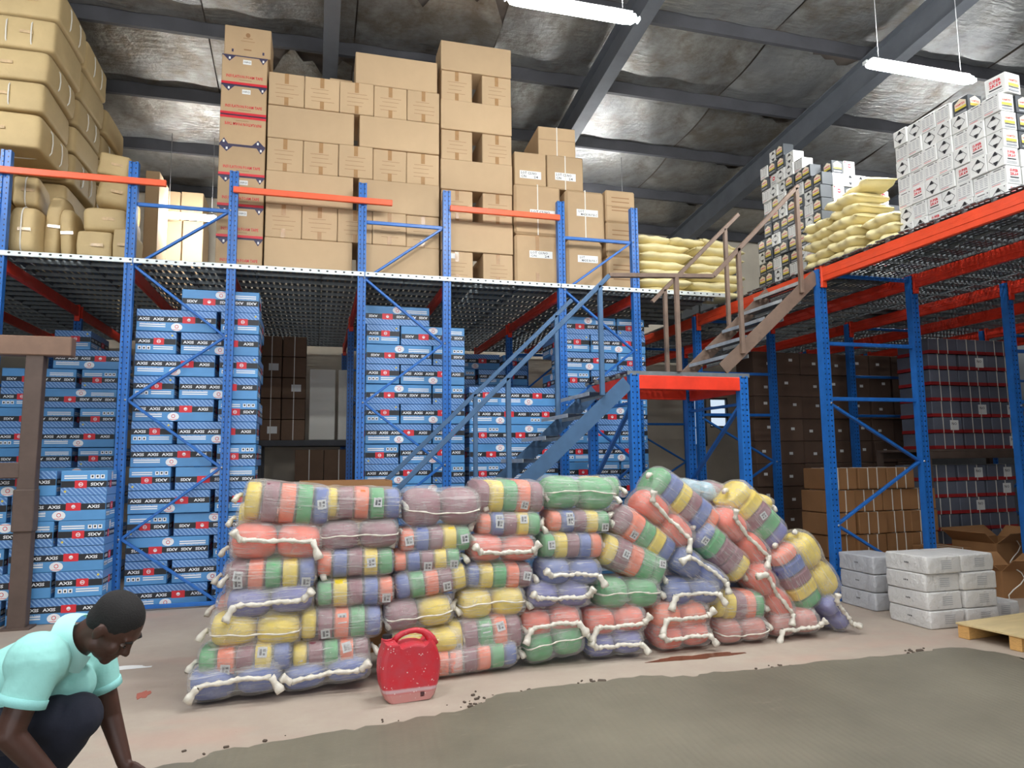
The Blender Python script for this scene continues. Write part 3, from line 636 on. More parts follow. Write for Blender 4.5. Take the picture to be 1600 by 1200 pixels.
lot((855, 270, 911, 270), 8.97, .5, y2+.002, y3, 'grey-brown carton with white lot label near the top beside bare roof foil', straps=1, sticker=(.5, .38, .31, .11, LOT), bev=.012)
lot((843, 220, 900, 220), 9.0, .8, y3+.002, Zt(870, 197), 'strapped carton lying topmost over the lot label cartons', straps=1, seam=.55, rot=-.04)
c1, c2, c3 = Zt(970, 400), Zt(970, 346), Zt(970, 296)
for k, (p, q) in enumerate(((zc, c1), (c1+.002, c2), (c2+.002, c3))):
    carton('lot_carton', at(947, 350, y=9.0)[0], at(993, 350, y=9.0)[0], 9.0, .6, p, q, 'narrow brown carton beside the yellow sacks, %s of three' % ORD[k].replace('third', 'top'), 'cartons with lot labels', M_CARD2, bev=.02, seam=.5, ink=lambda p_: [p_.rect(.2, v, .8, v+.03, 0) for v in (.35, .45, .62, .75)])
# ------------------------------------------------------------------ strapped brown bales on the left deck
rg = random.Random(21)
def soft_box(w, d, h, e=.28, bulge=.04, seed=0, n=9, mat=0):
    """rounded, slightly lumpy package standing on z=0"""
    r = random.Random(seed); ph = [r.uniform(0, 6) for _ in range(6)]; mb = MB()
    def sp(a, ex): c = math.cos(a); return math.copysign(abs(c)**ex, c)
    def fn(u, v):
        lo = -math.pi/2+math.pi*v; la = 2*math.pi*u
        cx = math.copysign(abs(math.cos(lo))**e, math.cos(lo)) if abs(math.cos(lo)) > 1e-6 else 0
        x = sp(la, e)*cx; y = math.copysign(abs(math.sin(la))**e, math.sin(la))*cx; z = math.copysign(abs(math.sin(lo))**e, math.sin(lo))
        k = 1+bulge*(math.sin(3*x+ph[0])*math.sin(2.3*y+ph[1])+.6*math.sin(4*z+ph[2]+2*x))
        return (x*w/2*k, y*d/2*k, max(0, (z*h/2*(1+bulge*.4*math.sin(3*x+2*y+ph[3])))+h/2))
    mb.grid(fn, 4*n, 2*n+1, mat, True, wrap_u=True); return mb
M_BALE = pm('bale_cardboard', (190, 166, 120), 0.7, var=(2, .1), bmp=(5, .35, .02), rand=.08)
def bale(cx, y0, z0, w, d, h, label, rot=(0, 0, 0), straps=2, axis='x', e=.22, group='strapped brown bales', tape=True, mat=None, sd=None, bulge=.035):
    o = thing('strapped_bale', label, 'bale', (cx, y0+d/2, z0), rot, group); sd = rg.randrange(999) if sd is None else sd
    cb = soft_box(w, d, h, e, bulge, sd).build('bale_body', mat or M_BALE, o)
    for k in range(straps):
        u = ((k+1)/(straps+1)-.5); pts = []; m = 24
        for i in range(m+1):
            a = 2*math.pi*i/m; c, s = math.cos(a), math.sin(a); q = .45
            A, B = math.copysign(abs(c)**q, c), math.copysign(abs(s)**q, s)
            pts.append((u*w, A*(d/2*1.03+.004), h/2+B*(h/2*1.02)) if axis == 'x' else (A*(w/2*1.03+.004), u*d, h/2+B*(h/2*1.02)))
        MB().tube(pts, .008, 5, 0, False).build('strap', M_STRAP, cb)
    if tape: MB().box((.1*w, -d/2*1.02-.006, h*.5), (.13, .004, .035)).build('tape', M_CLEAR, cb)
    return o
zl = [3.955, 4.37, 4.79, 5.20, 5.63, 6.0, 6.38, 6.78]; zh = [.41, .41, .40, .42, .36, .37, .39, .42]
for r in range(8):
    lean = .065*(r-3)
    for k in range(4):
        if r >= 6 and k >= 3 or (r == 7 and k >= 2): continue
        d = 1.02; y0 = 8.84+k*1.06+.03*r*0; right = -3.13+lean*.55+rg.uniform(-.02, .03)+(.04*k if r < 5 else 0)
        if k == 0 and r < 3: right -= .42
        w = 1.05 if r < 6 else .75
        bale(right-w/2, y0+rg.uniform(-.02, .02), zl[r]+.002, w, d-.02, zh[r]-.004, 'strapped brown carton bale, %s layer, %s from the deck edge' % (ORD[r], ORD[k].replace('lowest', 'first')), (0, 0, rg.uniform(-.02, .02)), straps=2, axis='y' if r % 2 else 'x', e=.14, bulge=.015)
        if k == 0:
            pass
def pbale(x0, y0, x1, y1, Y, dep, label, rot=(0, 0, 0), z0=None, **kw):
    a, b = at(x0, (y0+y1)/2, y=Y), at(x1, (y0+y1)/2, y=Y); xm = (x0+x1)/2; zb = at(xm, y1, y=Y)[2] if z0 is None else z0; zt = at(xm, y0, y=Y)[2]
    return bale((a[0]+b[0])/2, Y, zb, b[0]-a[0], dep, zt-zb, label, rot, **kw)
d0 = DECK+.002
pbale(8, 318, 58, 396, 8.86, .7, 'rounded brown bale with paper tag behind the edge upright', z0=d0, axis='x', straps=1, e=.4)
pbale(62, 300, 92, 396, 9.05, .5, 'slumped brown sack bale leaning at the deck edge', (0, .07, 0), z0=d0, straps=0, e=.5)
pbale(93, 322, 118, 396, 9.0, .5, 'narrow slumped brown bale leaning beside the flat cartons', (0, -.06, 0), z0=d0, straps=0, e=.5)
pbale(118, 360, 174, 396, 8.9, .6, 'flat brown carton bale at the deck edge under the crumpled one', z0=d0, straps=0, e=.16)
zt = float(at(145, 360, y=8.9)[2])
pbale(124, 322, 196, 360, 8.92, .55, 'crumpled taped brown bale lying on the flat carton', (0, 0, .05), z0=zt+.004, straps=0, e=.35)
pbale(176, 356, 205, 396, 8.92, .6, 'small brown carton bale against the second upright', z0=d0, straps=0, e=.16)
pbale(14, 272, 56, 318, 9.0, .6, 'pale brown bale lying on the rounded tagged bale', (0, 0, .1), z0=float(at(30, 318, y=8.9)[2])+.02, straps=1, e=.3)
_z = float(at(169, 322, y=9.6)[2]); bale(float(at(169, 322, y=9.6)[0]), 9.6, d0, .5, .7, _z-d0-.02, 'shadowed bale under the round-backed strapped bale', straps=1, e=.3)
pbale(140, 274, 198, 322, 9.6, .7, 'round-backed strapped bale behind the crumpled one', (0, .1, .1), straps=1, e=.5, axis='y')
pbale(145, 238, 196, 274, 9.7, .7, 'strapped carton bale tilted on top of the round-backed one', (0, .12, .1), straps=1, e=.2, axis='y')
# far lit cartons beside the rear lamp
for k, (x0, y0, x1, y1) in enumerate(((222, 268, 250, 400), (252, 300, 282, 345), (282, 302, 318, 345), (252, 345, 284, 400), (284, 345, 318, 400))):
    a, b = at(x0, y1, y=13.5 if k else 11.8), at(x1, y0, y=13.5 if k else 11.8)
    carton('pale_carton', a[0], b[0], 13.5 if k else 11.8, .7, max(d0, min(a[2], d0) if y1 == 400 else a[2]), b[2], ['tall pale carton wall behind the second upright', 'pale carton lit by the rear lamp, upper near side', 'pale carton lit by the rear lamp, upper far side', 'pale carton under the rear lamp, lower near side', 'pale carton under the rear lamp, lower far side'][k], 'pale cartons by the rear lamp', M_CARD)
# ------------------------------------------------------------------ white and black printed cartons on the mezzanine
S = .17
M_WCARD = pm('white_carton', (226, 226, 222), .55, var=(3, .04), rand=.04); M_KCARD = pm('charcoal_carton', (66, 70, 74), .5, rand=.06); M_GREYINK = pm('grey_ink', (150, 152, 156), .6); M_SKIN_INK = pm('cream_ink', (236, 222, 196), .6)
PM = [M_INK, M_INKRED, M_GREYINK, M_INKWHITE, M_YEL, M_SKIN_INK]
def pr_mesh(kind, seed=0):
    p = Print(S, S, -S/2-.001); r = random.Random(seed)
    if kind == 'diamond':
        p.poly([(.5, .9), (.34, .68), (.66, .68)][::-1], 0, 1); p.poly([(.5, .12), (.66, .34), (.34, .34)][::-1], 0, 1)
        for a, b in (((.5, .9), (.12, .5)), ((.12, .5), (.5, .12)), ((.5, .12), (.88, .5)), ((.88, .5), (.5, .9))):
            du, dv = b[0]-a[0], b[1]-a[1]; L = math.hypot(du, dv); nu, nv = -dv/L*.012, du/L*.012
            p.poly([(a[0]+nu, a[1]+nv), (a[0]-nu, a[1]-nv), (b[0]-nu, b[1]-nv), (b[0]+nu, b[1]+nv)][::-1], 0, 0)
        p.disc(.86, .88, .03, .03, 0)
    elif kind == 'lines':
        p.rect(.25, .87, .7, .91, 0); p.disc(.86, .89, .035, .035, 0)
        for i in range(5):
            for u in (.1, .4, .68): p.rect(u, .72-.1*i, u+.18, .745-.1*i, 2)
        p.rect(.1, .18, .85, .21, 2); p.rect(.1, .1, .6, .125, 1)
    elif kind == 'house':
        p.poly([(.14, .34), (.86, .34), (.86, .74), (.5, .94), (.14, .74)], 5, 0); p.rect(.14, .34, .86, .48, 4, 1); p.text('HAMTEX', .2, .56, .8, .68, 1, 2, .03); p.rect(.14, .27, .86, .30, 0, 1); p.rect(.14, .1, .86, .2, 2, 1)
    elif kind == 'super':
        p.text('SUPER', .22, .66, .78, .82, 1, 1, .03); p.text('2K69', .22, .46, .78, .63, 1, 1, .03); p.rect(.2, .33, .8, .39, 0)
        for v in (.2, .12): p.rect(.12, v, .85, v+.025, 2)
    elif kind == 'round':
        p.disc(.5, .62, .17, .17, 1); p.rect(.4, .58, .6, .66, 3, 1); p.rect(.2, .3, .8, .36, 2); p.rect(.25, .16, .75, .2, 2); p.disc(.1, .9, .07, .07, 1)
    return p.mesh('printed_face', PM)
PRN = {k: pr_mesh(k) for k in ('diamond', 'lines', 'house', 'super', 'round')}
WB = MB().box((0, 0, 0), (S-.003,)*3, 0, .004).mesh('carton_body', M_WCARD); KB = MB().box((0, 0, 0), (S-.003,)*3, 0, .004).mesh('carton_body', M_KCARD)
PH = {'diamond': 'black diamond mark', 'lines': 'grey printed lines', 'house': 'house badge', 'super': 'red lettering', 'round': 'red disc'}
def small_box(x, y, z, left, front, label, dark=None, sc=1.0, group=None, rot=0.0):
    dark = (left == 'house' or front == 'house') if dark is None else dark
    o = tag(put('charcoal_carton' if dark else 'white_carton', KB if dark else WB, None, (x, y, z), (0, 0, rot)), label, 'carton', group); o.scale = (sc,)*3
    if left: put('printed_face', PRN[left], o, (0, 0, 0), (0, 0, -math.pi/2))
    if front: put('printed_face', PRN[front], o)
    return o
rg = random.Random(31)
# tall white stack: left faces look towards the stair
rows = [6, 6, 6, 7, 7, 7, 7]
for c in range(7):
    y = 4.72+c*.172
    for r in range(rows[c]):
        k = rg.choices(['diamond', 'lines', 'super'], [.36, .57, .07])[0]
        if c == 0: fr = 'house' if r >= 3 else 'super'
        else: fr = None
        small_box(5.9+S/2+rg.uniform(-.012, .012), y, RDECK+.003+S/2+r*.1705, k, fr, 'white carton with %s, %s layer, %s column of the tall white stack' % (PH[k], ORD[r], ORD[c].replace('lowest', 'corner')), dark=False, group='tall white stack')
        if c == 0: small_box(5.9+S*1.5+.02, y, RDECK+.003+S/2+r*.1705, None, fr, '%s carton with %s facing front, %s layer beside the tall white stack' % ('charcoal' if fr == 'house' else 'white', PH[fr], ORD[r]), group='tall white stack')
small_box(6.02, 5.06, RDECK+.003+S/2+6*.1705, 'house', 'house', 'lone charcoal carton with house badge on the tall white stack', group='tall white stack')
small_box(6.05, 4.72, RDECK+.02+S/2+6*.1705, 'super', 'house', 'tilted white carton with red lettering topmost at the stack corner', dark=False, sc=1.15, rot=.1, group='tall white stack')
# stepped stack of mixed cartons behind the yellow sacks
rows = [8, 9, 10, 11, 12, 12, 11, 5]
for c in range(8):
    y = 7.29+c*.172
    for r in range(rows[c]):
        k = rg.choices(['house', 'diamond', 'lines', 'round'], [.48, .22, .22, .08])[0]
        small_box(6.1+S/2+rg.uniform(-.02, .02), y, RDECK+.003+S/2+r*.1705, k, None, '%s carton with %s, %s layer, %s column of the stepped stack' % ('charcoal' if k == 'house' else 'white', PH[k], ORD[r], ORD[c].replace('lowest', 'corner')), group='stepped carton stack')
fr = [['lines', 'diamond', 'lines', 'diamond', 'lines'], ['round', 'house', 'house', 'lines', 'round'], ['lines', 'diamond', 'diamond', 'lines', None], ['house', 'round', None, None, None]]
for i, rw in enumerate(fr):
    r = 5+i
    for c, k in enumerate(rw):
        if not k: continue
        small_box(6.1+S*1.5+.012+c*.172, 7.29+rg.uniform(-.01, .01), RDECK+.003+S/2+r*.1705, 'house' if c == 0 and k == 'house' else None, k, '%s carton facing front with %s, %s layer, %s along the stepped front' % ('charcoal' if k == 'house' else 'white', PH[k], ORD[r], ORD[c].replace('lowest', 'first')), group='stepped carton stack')
for r in range(5):
    for c in range(5): small_box(6.1+S*1.5+.012+c*.172, 7.29, RDECK+.003+S/2+r*.1705, None, 'lines', 'white carton behind the yellow sacks, %s layer, %s along the stepped front' % (ORD[r], ORD[c].replace('lowest', 'first')), group='base of the stepped stack')
a = at(1375, 318, y=8.6)
carton('grey_carton', a[0], a[0]+.75, 8.6, .6, RDECK+.003, a[2], 'grey carton standing between the stepped stack and the white stack', None, pm('grey_carton_board', (150, 152, 156), .6))
# ------------------------------------------------------------------ yellow sacks
M_YSACK = pm('yellow_woven_sack', (236, 222, 170), .6, var=(4, .08), bmp=(26, .25, .006), rand=.05); M_YSACK2 = pm('tan_wrapped_sack', (196, 170, 116), .55, var=(4, .1), bmp=(20, .3, .006))
def flat_sack(x, y, z, L, D, H, label, rot=(0, 0, 0), mat=None, group='yellow sacks', seed=0):
    o = thing('yellow_sack', label, 'sack', (x, y, z), rot, group); r = random.Random(seed); ph = [r.uniform(0, 6) for _ in range(5)]
    def fn(u, v):
        a = 2*math.pi*v; t = 2*u-1; en = (1-abs(t)**5); hgt = H*(.18+.82*en**.55); wd = D*(.92+.08*en)
        c, s = math.cos(a), math.sin(a); q = .7
        yy = math.copysign(abs(c)**q, c)*wd/2; zz = math.copysign(abs(s)**.9, s)*hgt/2*(1-.2*abs(c)**3)
        w = 1+.06*math.sin(5*t+ph[0]+2*c)+.05*math.sin(9*t+ph[1])
        return (t*L/2, yy*w, max(0, zz*w+H/2*.95-.03*H*math.cos(4*t+ph[2])))
    mb = MB(); mb.grid(fn, 22, 16, 0, True, wrap_v=True); mb.build('sack_body', mat or M_YSACK, o)
    for s in (-1, 1): MB().box((s*(L/2+.012), 0, H*.46), (.035, D*.86, .014), 0, .004).build('sewn_end', M_YSACK, o)
    return o
rg = random.Random(17)
for r in range(6):   # before the narrow cartons on the main deck
    for c, (x, L) in enumerate(((4.86, .82), (5.72, .84))):
        if c == 1 and r > 5: continue
        flat_sack(x+rg.uniform(-.03, .03), 9.25+rg.uniform(-.03, .03), (DECK if c == 0 else DECK)+.004+r*.132, L, .5, .14, 'pale yellow sack, %s layer of the pile %s' % (ORD[r], ('beside the narrow brown cartons', 'beside the stepped carton stack')[c]), (0, 0, rg.uniform(-.08, .08)), seed=r*7+c)
for c, x in enumerate((4.7, 5.25, 5.75)): flat_sack(x, 9.26, DECK+.004+6*.132, .6, .45, .12, ['knotted yellow sack on the crest beside the narrow cartons', 'yellow sack on the crest between the two piles', 'yellow sack sliding off the crest by the stepped cartons'][c], (0, [0, 0, .12][c], .1), seed=90+c)
for r in range(6):   # by the tall white stack
    flat_sack(6.0+rg.uniform(-.02, .02), 6.5+rg.uniform(-.02, .03), RDECK+.004+r*.122, .44, .55, .13, 'yellow sack, %s layer of the pile before the tall white stack' % ORD[r], (0, 0, math.pi/2+rg.uniform(-.06, .06)), seed=40+r, mat=M_YSACK2 if r in () else None)
    if r < 5: flat_sack(6.02+rg.uniform(-.03, .02), 6.98+rg.uniform(-.02, .02), RDECK+.004+r*.122, .44, .55, .13, 'yellow sack, %s layer, back half of the pile by the upper stair' % ORD[r], (0, 0, math.pi/2+rg.uniform(-.06, .06)), seed=60+r)
flat_sack(6.05, 6.42, RDECK+.006+6*.122, .6, .4, .12, 'yellow sack flopped over the top of the pile', (0, .04, 1.35), seed=77)
for r in range(3): flat_sack(6.0, 6.02+r*.02, RDECK+.004+r*.122, .42, .42, .13, 'yellow sack end, %s layer against the white stack' % ORD[r], (0, 0, math.pi/2), seed=80+r)
# dark cartons behind the first sack pile
for k in range(10):
    a = at(1000+(k % 5)*30, 372 if k < 5 else 388, y=10.6)
    carton('dark_carton', a[0], a[0]+.36, 10.6, .5, d0+(0.60 if k < 5 else 0), d0+(.60 if k >= 5 else 1.0), 'charcoal carton with yellow edge lines %s behind the yellow sacks, %s along' % (('on top', 'at the base')[k//5], ORD[k % 5].replace('lowest', 'first')), 'charcoal cartons behind the sacks', M_KCARD, ink=lambda p: [p.rect(0, .94, 1, 1, 0)])
# ------------------------------------------------------------------ goods under the right-hand mezzanine
rg = random.Random(51)
M_WBALE = pm('white_paper_wrap', (212, 210, 206), .5, var=(5, .06), bmp=(22, 1.0, .014), rand=.03); M_GBALE = pm('grey_paper_wrap', (186, 187, 190), .5, var=(5, .06), bmp=(22, 1.0, .014))
def wbale(x0, x1, y0, y1, z0, z1, label, mat=None, seed=0):
    o = thing('paper_bale', label, 'bale', ((x0+x1)/2, (y0+y1)/2, z0), (0, 0, rg.uniform(-.03, .03)), 'white wrapped bales')
    w, d, h = x1-x0, y1-y0, z1-z0; soft_box(w, d, h, .11, .022, seed, 12).build('paper_wrap', mat or M_WBALE, o)
    p = Print(.05, .012, 0); p.rect(0, 0, .2, 1, 0); p.rect(.35, 0, .6, 1, 0); p.rect(.75, 0, 1, 1, 0); q = p.build('printed_mark', [M_INK], o, (-w/2-.006, -.02, h*.55), (0, 0, -math.pi/2))
    p = Print(.14, .09, 0)
    for v in (.1, .3, .5, .7, .9): p.rect(.05, v, .9, v+.05, 0)
    p.build('printed_mark', [M_GREYINK], o, (.02, -d/2-.006, h*.5)); return o
for r in range(3): wbale(5.63, 6.05, 6.22, 6.74, r*.186, r*.186+.184, 'grey-white paper bale at the upright foot, %s of three' % ORD[r].replace('third', 'top'), M_GBALE, r)
for r in range(4):
    for c in range(2): wbale(5.50+c*.425+rg.uniform(-.01, .01), 5.92+c*.425, 5.44+rg.uniform(-.02, .02), 5.93, r*.166, r*.166+.164, 'white paper bale, %s of four in the %s column' % (ORD[r].replace('fourth', 'top'), ('corner', 'pallet-side')[c]), None, 10+r*2+c)
wbale(6.40, 6.82, 5.62, 6.1, 0, .15, 'single white paper bale lying behind the wooden pallet', None, 30)
# strapped brown cartons
for r in range(5):
    n = 4 if r < 4 else 3
    for c in range(n):
        x = 6.45+.46*c+(.1 if r == 4 else rg.uniform(-.03, .03))
        carton('strapped_carton', x, x+.45, 7.9+rg.uniform(-.04, .04), .5, r*.292, r*.292+.281, 'brown carton with cream straps, %s layer, %s from the upright' % (ORD[r], ORD[c].replace('lowest', 'first')), 'strapped brown cartons', M_CARD3, straps=2)
carton('strapped_carton', 6.05, 6.6, 7.15, .5, 0, .22, 'flat strapped carton lying before the strapped carton pile', 'strapped brown cartons', M_CARD3, straps=2)
carton('strapped_carton', 6.7, 7.5, 7.2, .5, 0, .3, 'long low strapped carton behind the white bales', 'strapped brown cartons', M_CARD3, straps=2)
carton('strapped_carton', 5.2, 5.62, 7.9, .5, 0, .55, 'shadowed carton standing behind the slumped sacks', 'strapped brown cartons', M_CARD3, straps=1)
carton('strapped_carton', 5.15, 5.55, 7.3, .45, 0, .36, 'flat shadowed carton close behind the slumped sacks', 'strapped brown cartons', M_CARD3, straps=1)
# grey red-edged cartons on the shelf
M_GREYBOX = pm('shaded_grey_carton', (98, 102, 114), .45, var=(3, .1), rand=.14); M_REDLID = pm('dark_red_lid', (160, 36, 36), .5)  # carton grey darkened to hold the shade under the mezzanine
M_SHELF = pm('shelf_board', (92, 76, 66), .7, var=(4, .2))
sh = thing('rack_shelf', 'brown shelf board carrying the grey red-edged cartons', 'shelf', (9.85, 8.9, 1.66)); MB().box((0, 0, .02), (2.3, 1.0, .04), 0, .005).build('shelf_board', M_SHELF, sh)
for s in (-1, 1): MB().box((0, s*.48, -.05), (2.3, .04, .1), 0, .004).build('shelf_beam', M_SHELF, sh)
for a in (-1.12, 1.12):
    for b in (-.46, .46): MB().box((a, b, -.83), (.07, .07, 1.66)).build('shelf_leg', M_SHELF, sh)
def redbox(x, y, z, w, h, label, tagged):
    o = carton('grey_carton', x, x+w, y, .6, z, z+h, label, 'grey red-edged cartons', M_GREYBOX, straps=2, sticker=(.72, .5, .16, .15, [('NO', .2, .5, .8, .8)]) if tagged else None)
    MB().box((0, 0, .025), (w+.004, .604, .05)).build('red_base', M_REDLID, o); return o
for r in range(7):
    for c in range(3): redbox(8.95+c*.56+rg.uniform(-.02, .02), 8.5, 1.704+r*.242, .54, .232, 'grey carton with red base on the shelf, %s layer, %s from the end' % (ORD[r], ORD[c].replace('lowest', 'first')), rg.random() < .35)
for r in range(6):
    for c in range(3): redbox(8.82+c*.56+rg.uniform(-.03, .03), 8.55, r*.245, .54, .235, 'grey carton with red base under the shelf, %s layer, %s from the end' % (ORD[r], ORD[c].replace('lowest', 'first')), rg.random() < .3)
M_CARD4 = pm('shaded_kraft', (98, 76, 62), .8, var=(2, .15), rand=.12)  # kraft colour darkened to stand for the shade under the deck
# shadowed brown cartons with white dockets
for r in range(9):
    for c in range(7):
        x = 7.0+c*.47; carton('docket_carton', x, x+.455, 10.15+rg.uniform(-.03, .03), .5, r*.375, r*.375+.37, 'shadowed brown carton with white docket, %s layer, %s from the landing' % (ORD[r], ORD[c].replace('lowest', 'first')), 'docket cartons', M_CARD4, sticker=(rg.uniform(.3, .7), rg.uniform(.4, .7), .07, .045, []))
# open carton and sprung straps by the right upright
def open_carton(x, y, w, d, h, label, rot):
    o = thing('open_carton', label, 'carton', (x, y, 0), (0, 0, rot)); t = .008
    b = MB().box((0, 0, .004), (w, d, t)); 
    for s in (-1, 1): b.box((s*w/2, 0, h/2), (t, d, h)); b.box((0, s*d/2, h/2), (w, t, h))
    b.build('carton_wall', M_CARD3, o)
    for s in (-1, 1):
        f = MB(); f.box((0, 0, .11), (w*.96, t, .22)); f.build('carton_flap', M_CARD3, o, (0, s*d/2, h), (s*-.9, 0, 0))
        f = MB(); f.box((0, 0, .11), (t, d*.96, .22)); f.build('carton_flap', M_CARD3, o, (s*w/2, 0, h), (0, s*.9, 0))
    for k in range(2):
        pts = [(-w*.2+k*.3+.1*math.sin(i*.9), -d/2-.02-.04*math.sin(i*.5), h*1.15-i*.06) for i in range(12)]
        MB().tube(pts, .007, 5).build('sprung_strap', M_STRAP, o)
    return o
open_carton(8.8, 7.5, .9, .6, .48, 'open brown carton with sprung white straps by the outer upright', .1)
open_carton(7.72, 6.5, .42, .4, .3, 'small open brown carton with loose straps beyond the white bales', -.2)
carton('strapped_carton', 7.75, 8.2, 7.35, .5, 0, .42, 'leaning brown carton with bent straps beside the open carton', None, M_CARD3, straps=2)
# plywood-topped pallet
M_PLY = pm('plywood', (206, 184, 136), .55, var=(3, .1), stretch=(1, 5, 1)); M_PLYEDGE = pm('plywood_edge', (206, 160, 96), .6, var=(30, .25), stretch=(1, 1, 12))
pl = thing('wooden_pallet', 'plywood-topped wooden pallet lying at the screed corner', 'pallet', (6.13, 4.73, 0), (0, 0, math.radians(7)))
MB().box((0, 0, .122), (1.14, 1.0, .016), 0, .002).build('top_sheet', M_PLY, pl)
for y in (-.44, 0, .44): MB().box((0, y, .057), (1.12, .10, .112), 0, .003).build('bearer', M_PLYEDGE, pl)
# ------------------------------------------------------------------ goods at the back of the left aisle
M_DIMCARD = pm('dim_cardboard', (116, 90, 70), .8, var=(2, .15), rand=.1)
def dim(x0, y0, x1, y1, Y, dep, label, z0=None, **kw):
    a, b = at(x0, y1, y=Y), at(x1, y0, y=Y); return carton('aisle_carton', a[0], b[0], Y, dep, a[2] if z0 is None else z0, b[2], label, 'cartons at the aisle end', M_DIMCARD, **kw)
zs = float(at(480, 688, y=12.6)[2]); xa, xb = at(405, 690, y=12.6)[0], at(556, 690, y=12.6)[0]
shf = thing('rack_shelf', 'dark shelf across the end of the carton aisle', 'shelf', ((xa+xb)/2, 12.9, zs-.1)); MB().box((0, 0, .05), (xb-xa, .8, .1), 0, .005).build('shelf_board', M_DARKSTEEL, shf)
for a in (-1, 1):
    for b in (-.36, .36): MB().box((a*(xb-xa)/2*.98, b, -(zs-.1)/2), (.06, .06, zs-.1)).build('shelf_leg', M_DARKSTEEL, shf)
for k, (x0, x1) in enumerate(((408, 440), (441, 478))):
    zz = zs+.002
    for r in range(5):
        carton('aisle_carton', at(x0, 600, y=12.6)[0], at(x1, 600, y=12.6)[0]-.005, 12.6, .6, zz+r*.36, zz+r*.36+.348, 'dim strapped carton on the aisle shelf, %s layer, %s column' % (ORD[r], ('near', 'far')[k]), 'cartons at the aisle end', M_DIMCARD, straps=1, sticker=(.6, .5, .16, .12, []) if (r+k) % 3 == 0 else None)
a, b = at(482, 706, y=12.5), at(545, 578, y=12.5)
wpn = thing('white_board_pair', 'tall white panels standing on the aisle shelf', 'board', ((a[0]+b[0])/2, 12.62, zs+.004)); PWd = b[0]-a[0]; PH_ = b[2]-zs
MB().box((-PWd*.17, 0, PH_/2), (PWd*.66, .12, PH_), 0, .008).build('wide_panel', pm('off_white_panel', (226, 222, 210), .6), wpn); MB().box((PWd*.37, 0, PH_/2), (PWd*.26, .12, PH_), 0, .008).build('narrow_panel', MATS['off_white_panel'], wpn)
for k, (x0, x1) in enumerate(((412, 450), (460, 505), (506, 552))):
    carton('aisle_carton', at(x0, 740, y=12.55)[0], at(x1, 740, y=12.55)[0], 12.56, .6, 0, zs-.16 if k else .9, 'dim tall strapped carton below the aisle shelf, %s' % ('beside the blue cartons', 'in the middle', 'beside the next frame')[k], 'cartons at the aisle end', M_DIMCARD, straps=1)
# goods in the dark bay behind the landing
for k, (x, z1_) in enumerate(((4.5, .9), (5.05, .9), (4.5, 1.5), (5.02, 1.35))):
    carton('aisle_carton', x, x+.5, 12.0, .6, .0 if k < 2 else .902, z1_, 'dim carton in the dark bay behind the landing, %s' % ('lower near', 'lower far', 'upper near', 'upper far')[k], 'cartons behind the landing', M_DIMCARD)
# ------------------------------------------------------------------ bags of coloured rolls
CORE = {'Y': (228, 200, 46), 'P': (134, 74, 88), 'O': (234, 112, 66), 'G': (64, 158, 90), 'B': (70, 96, 166), 'R': (228, 98, 68), 'L': (96, 98, 168), 'S': (188, 104, 88), 'C': (150, 190, 205)}
CN = {'Y': 'yellow', 'P': 'maroon', 'O': 'orange', 'G': 'green', 'B': 'blue', 'R': 'red', 'L': 'violet', 'S': 'rust', 'C': 'pale blue'}
def core_mat(k):
    nm = 'wound_thread_'+CN[k].replace(' ', '_')
    if nm in MATS: return MATS[nm]
    m, t, b = nt(nm); c = lin(CORE[k]); v = coords(t)
    w = nd(t, 'ShaderNodeTexWave', i_Scale=46.0, i_Distortion=1.2); w.bands_direction = 'X'; t.links.new(v, w.inputs['Vector'])
    n_ = ramp(t, noise(t, v, 7), .3, .7); base = mixc(t, n_, tuple(x*.8 for x in c), tuple(min(1, x*1.15) for x in c))
    t.links.new(base, b.inputs['Base Color']); b.inputs['Roughness'].default_value = .7; bump(t, b, w.outputs['Fac'], .25, .003); MATS[nm] = m; return m
def wrap_mat():
    m, t, b = nt('clear_plastic_bag')
    oi = nd(t, 'ShaderNodeObjectInfo'); tc = nd(t, 'ShaderNodeTexCoord'); mp = nd(t, 'ShaderNodeMapping'); t.links.new(tc.outputs['Object'], mp.inputs['Vector'])
    cmb = nd(t, 'ShaderNodeCombineXYZ'); t.links.new(math_n(t, 'MULTIPLY', oi.outputs['Random'], 20), cmb.inputs[0]); t.links.new(math_n(t, 'MULTIPLY', oi.outputs['Random'], 7), cmb.inputs[2]); t.links.new(cmb.outputs[0], mp.inputs['Location'])
    def st(sc, rot, scale):
        q = nd(t, 'ShaderNodeMapping'); q.inputs['Scale'].default_value = sc; q.inputs['Rotation'].default_value = rot; t.links.new(mp.outputs[0], q.inputs['Vector']); n_ = nd(t, 'ShaderNodeTexNoise', i_Scale=scale, i_Detail=4.0, i_Roughness=.55, i_Distortion=.6); t.links.new(q.outputs[0], n_.inputs['Vector']); return n_.outputs['Fac']
    s1 = st((.45, 1.2, 8), (0, .30, 0), 7.0); s2 = st((.5, 1.2, 9), (0, -.8, 0), 7.5); s3 = st((1, 1, 1), (0, 0, 0), 6)
    k1 = ramp(t, s1, .57, .74); k2 = ramp(t, s2, .58, .76); streak = math_n(t, 'MAXIMUM', k1, k2)
    alpha = math_n(t, 'ADD', math_n(t, 'MULTIPLY', streak, .26), math_n(t, 'MULTIPLY_ADD', ramp(t, s3, .3, .7), .16, .17))
    b.inputs['Base Color'].default_value = (.86, .84, .80, 1); b.inputs['Roughness'].default_value = .16; b.inputs['Specular IOR Level'].default_value = .6
    t.links.new(alpha, b.inputs['Alpha'])
    bump(t, b, math_n(t, 'ADD', s1, math_n(t, 'MULTIPLY', s2, .8)), .9, .02); return m
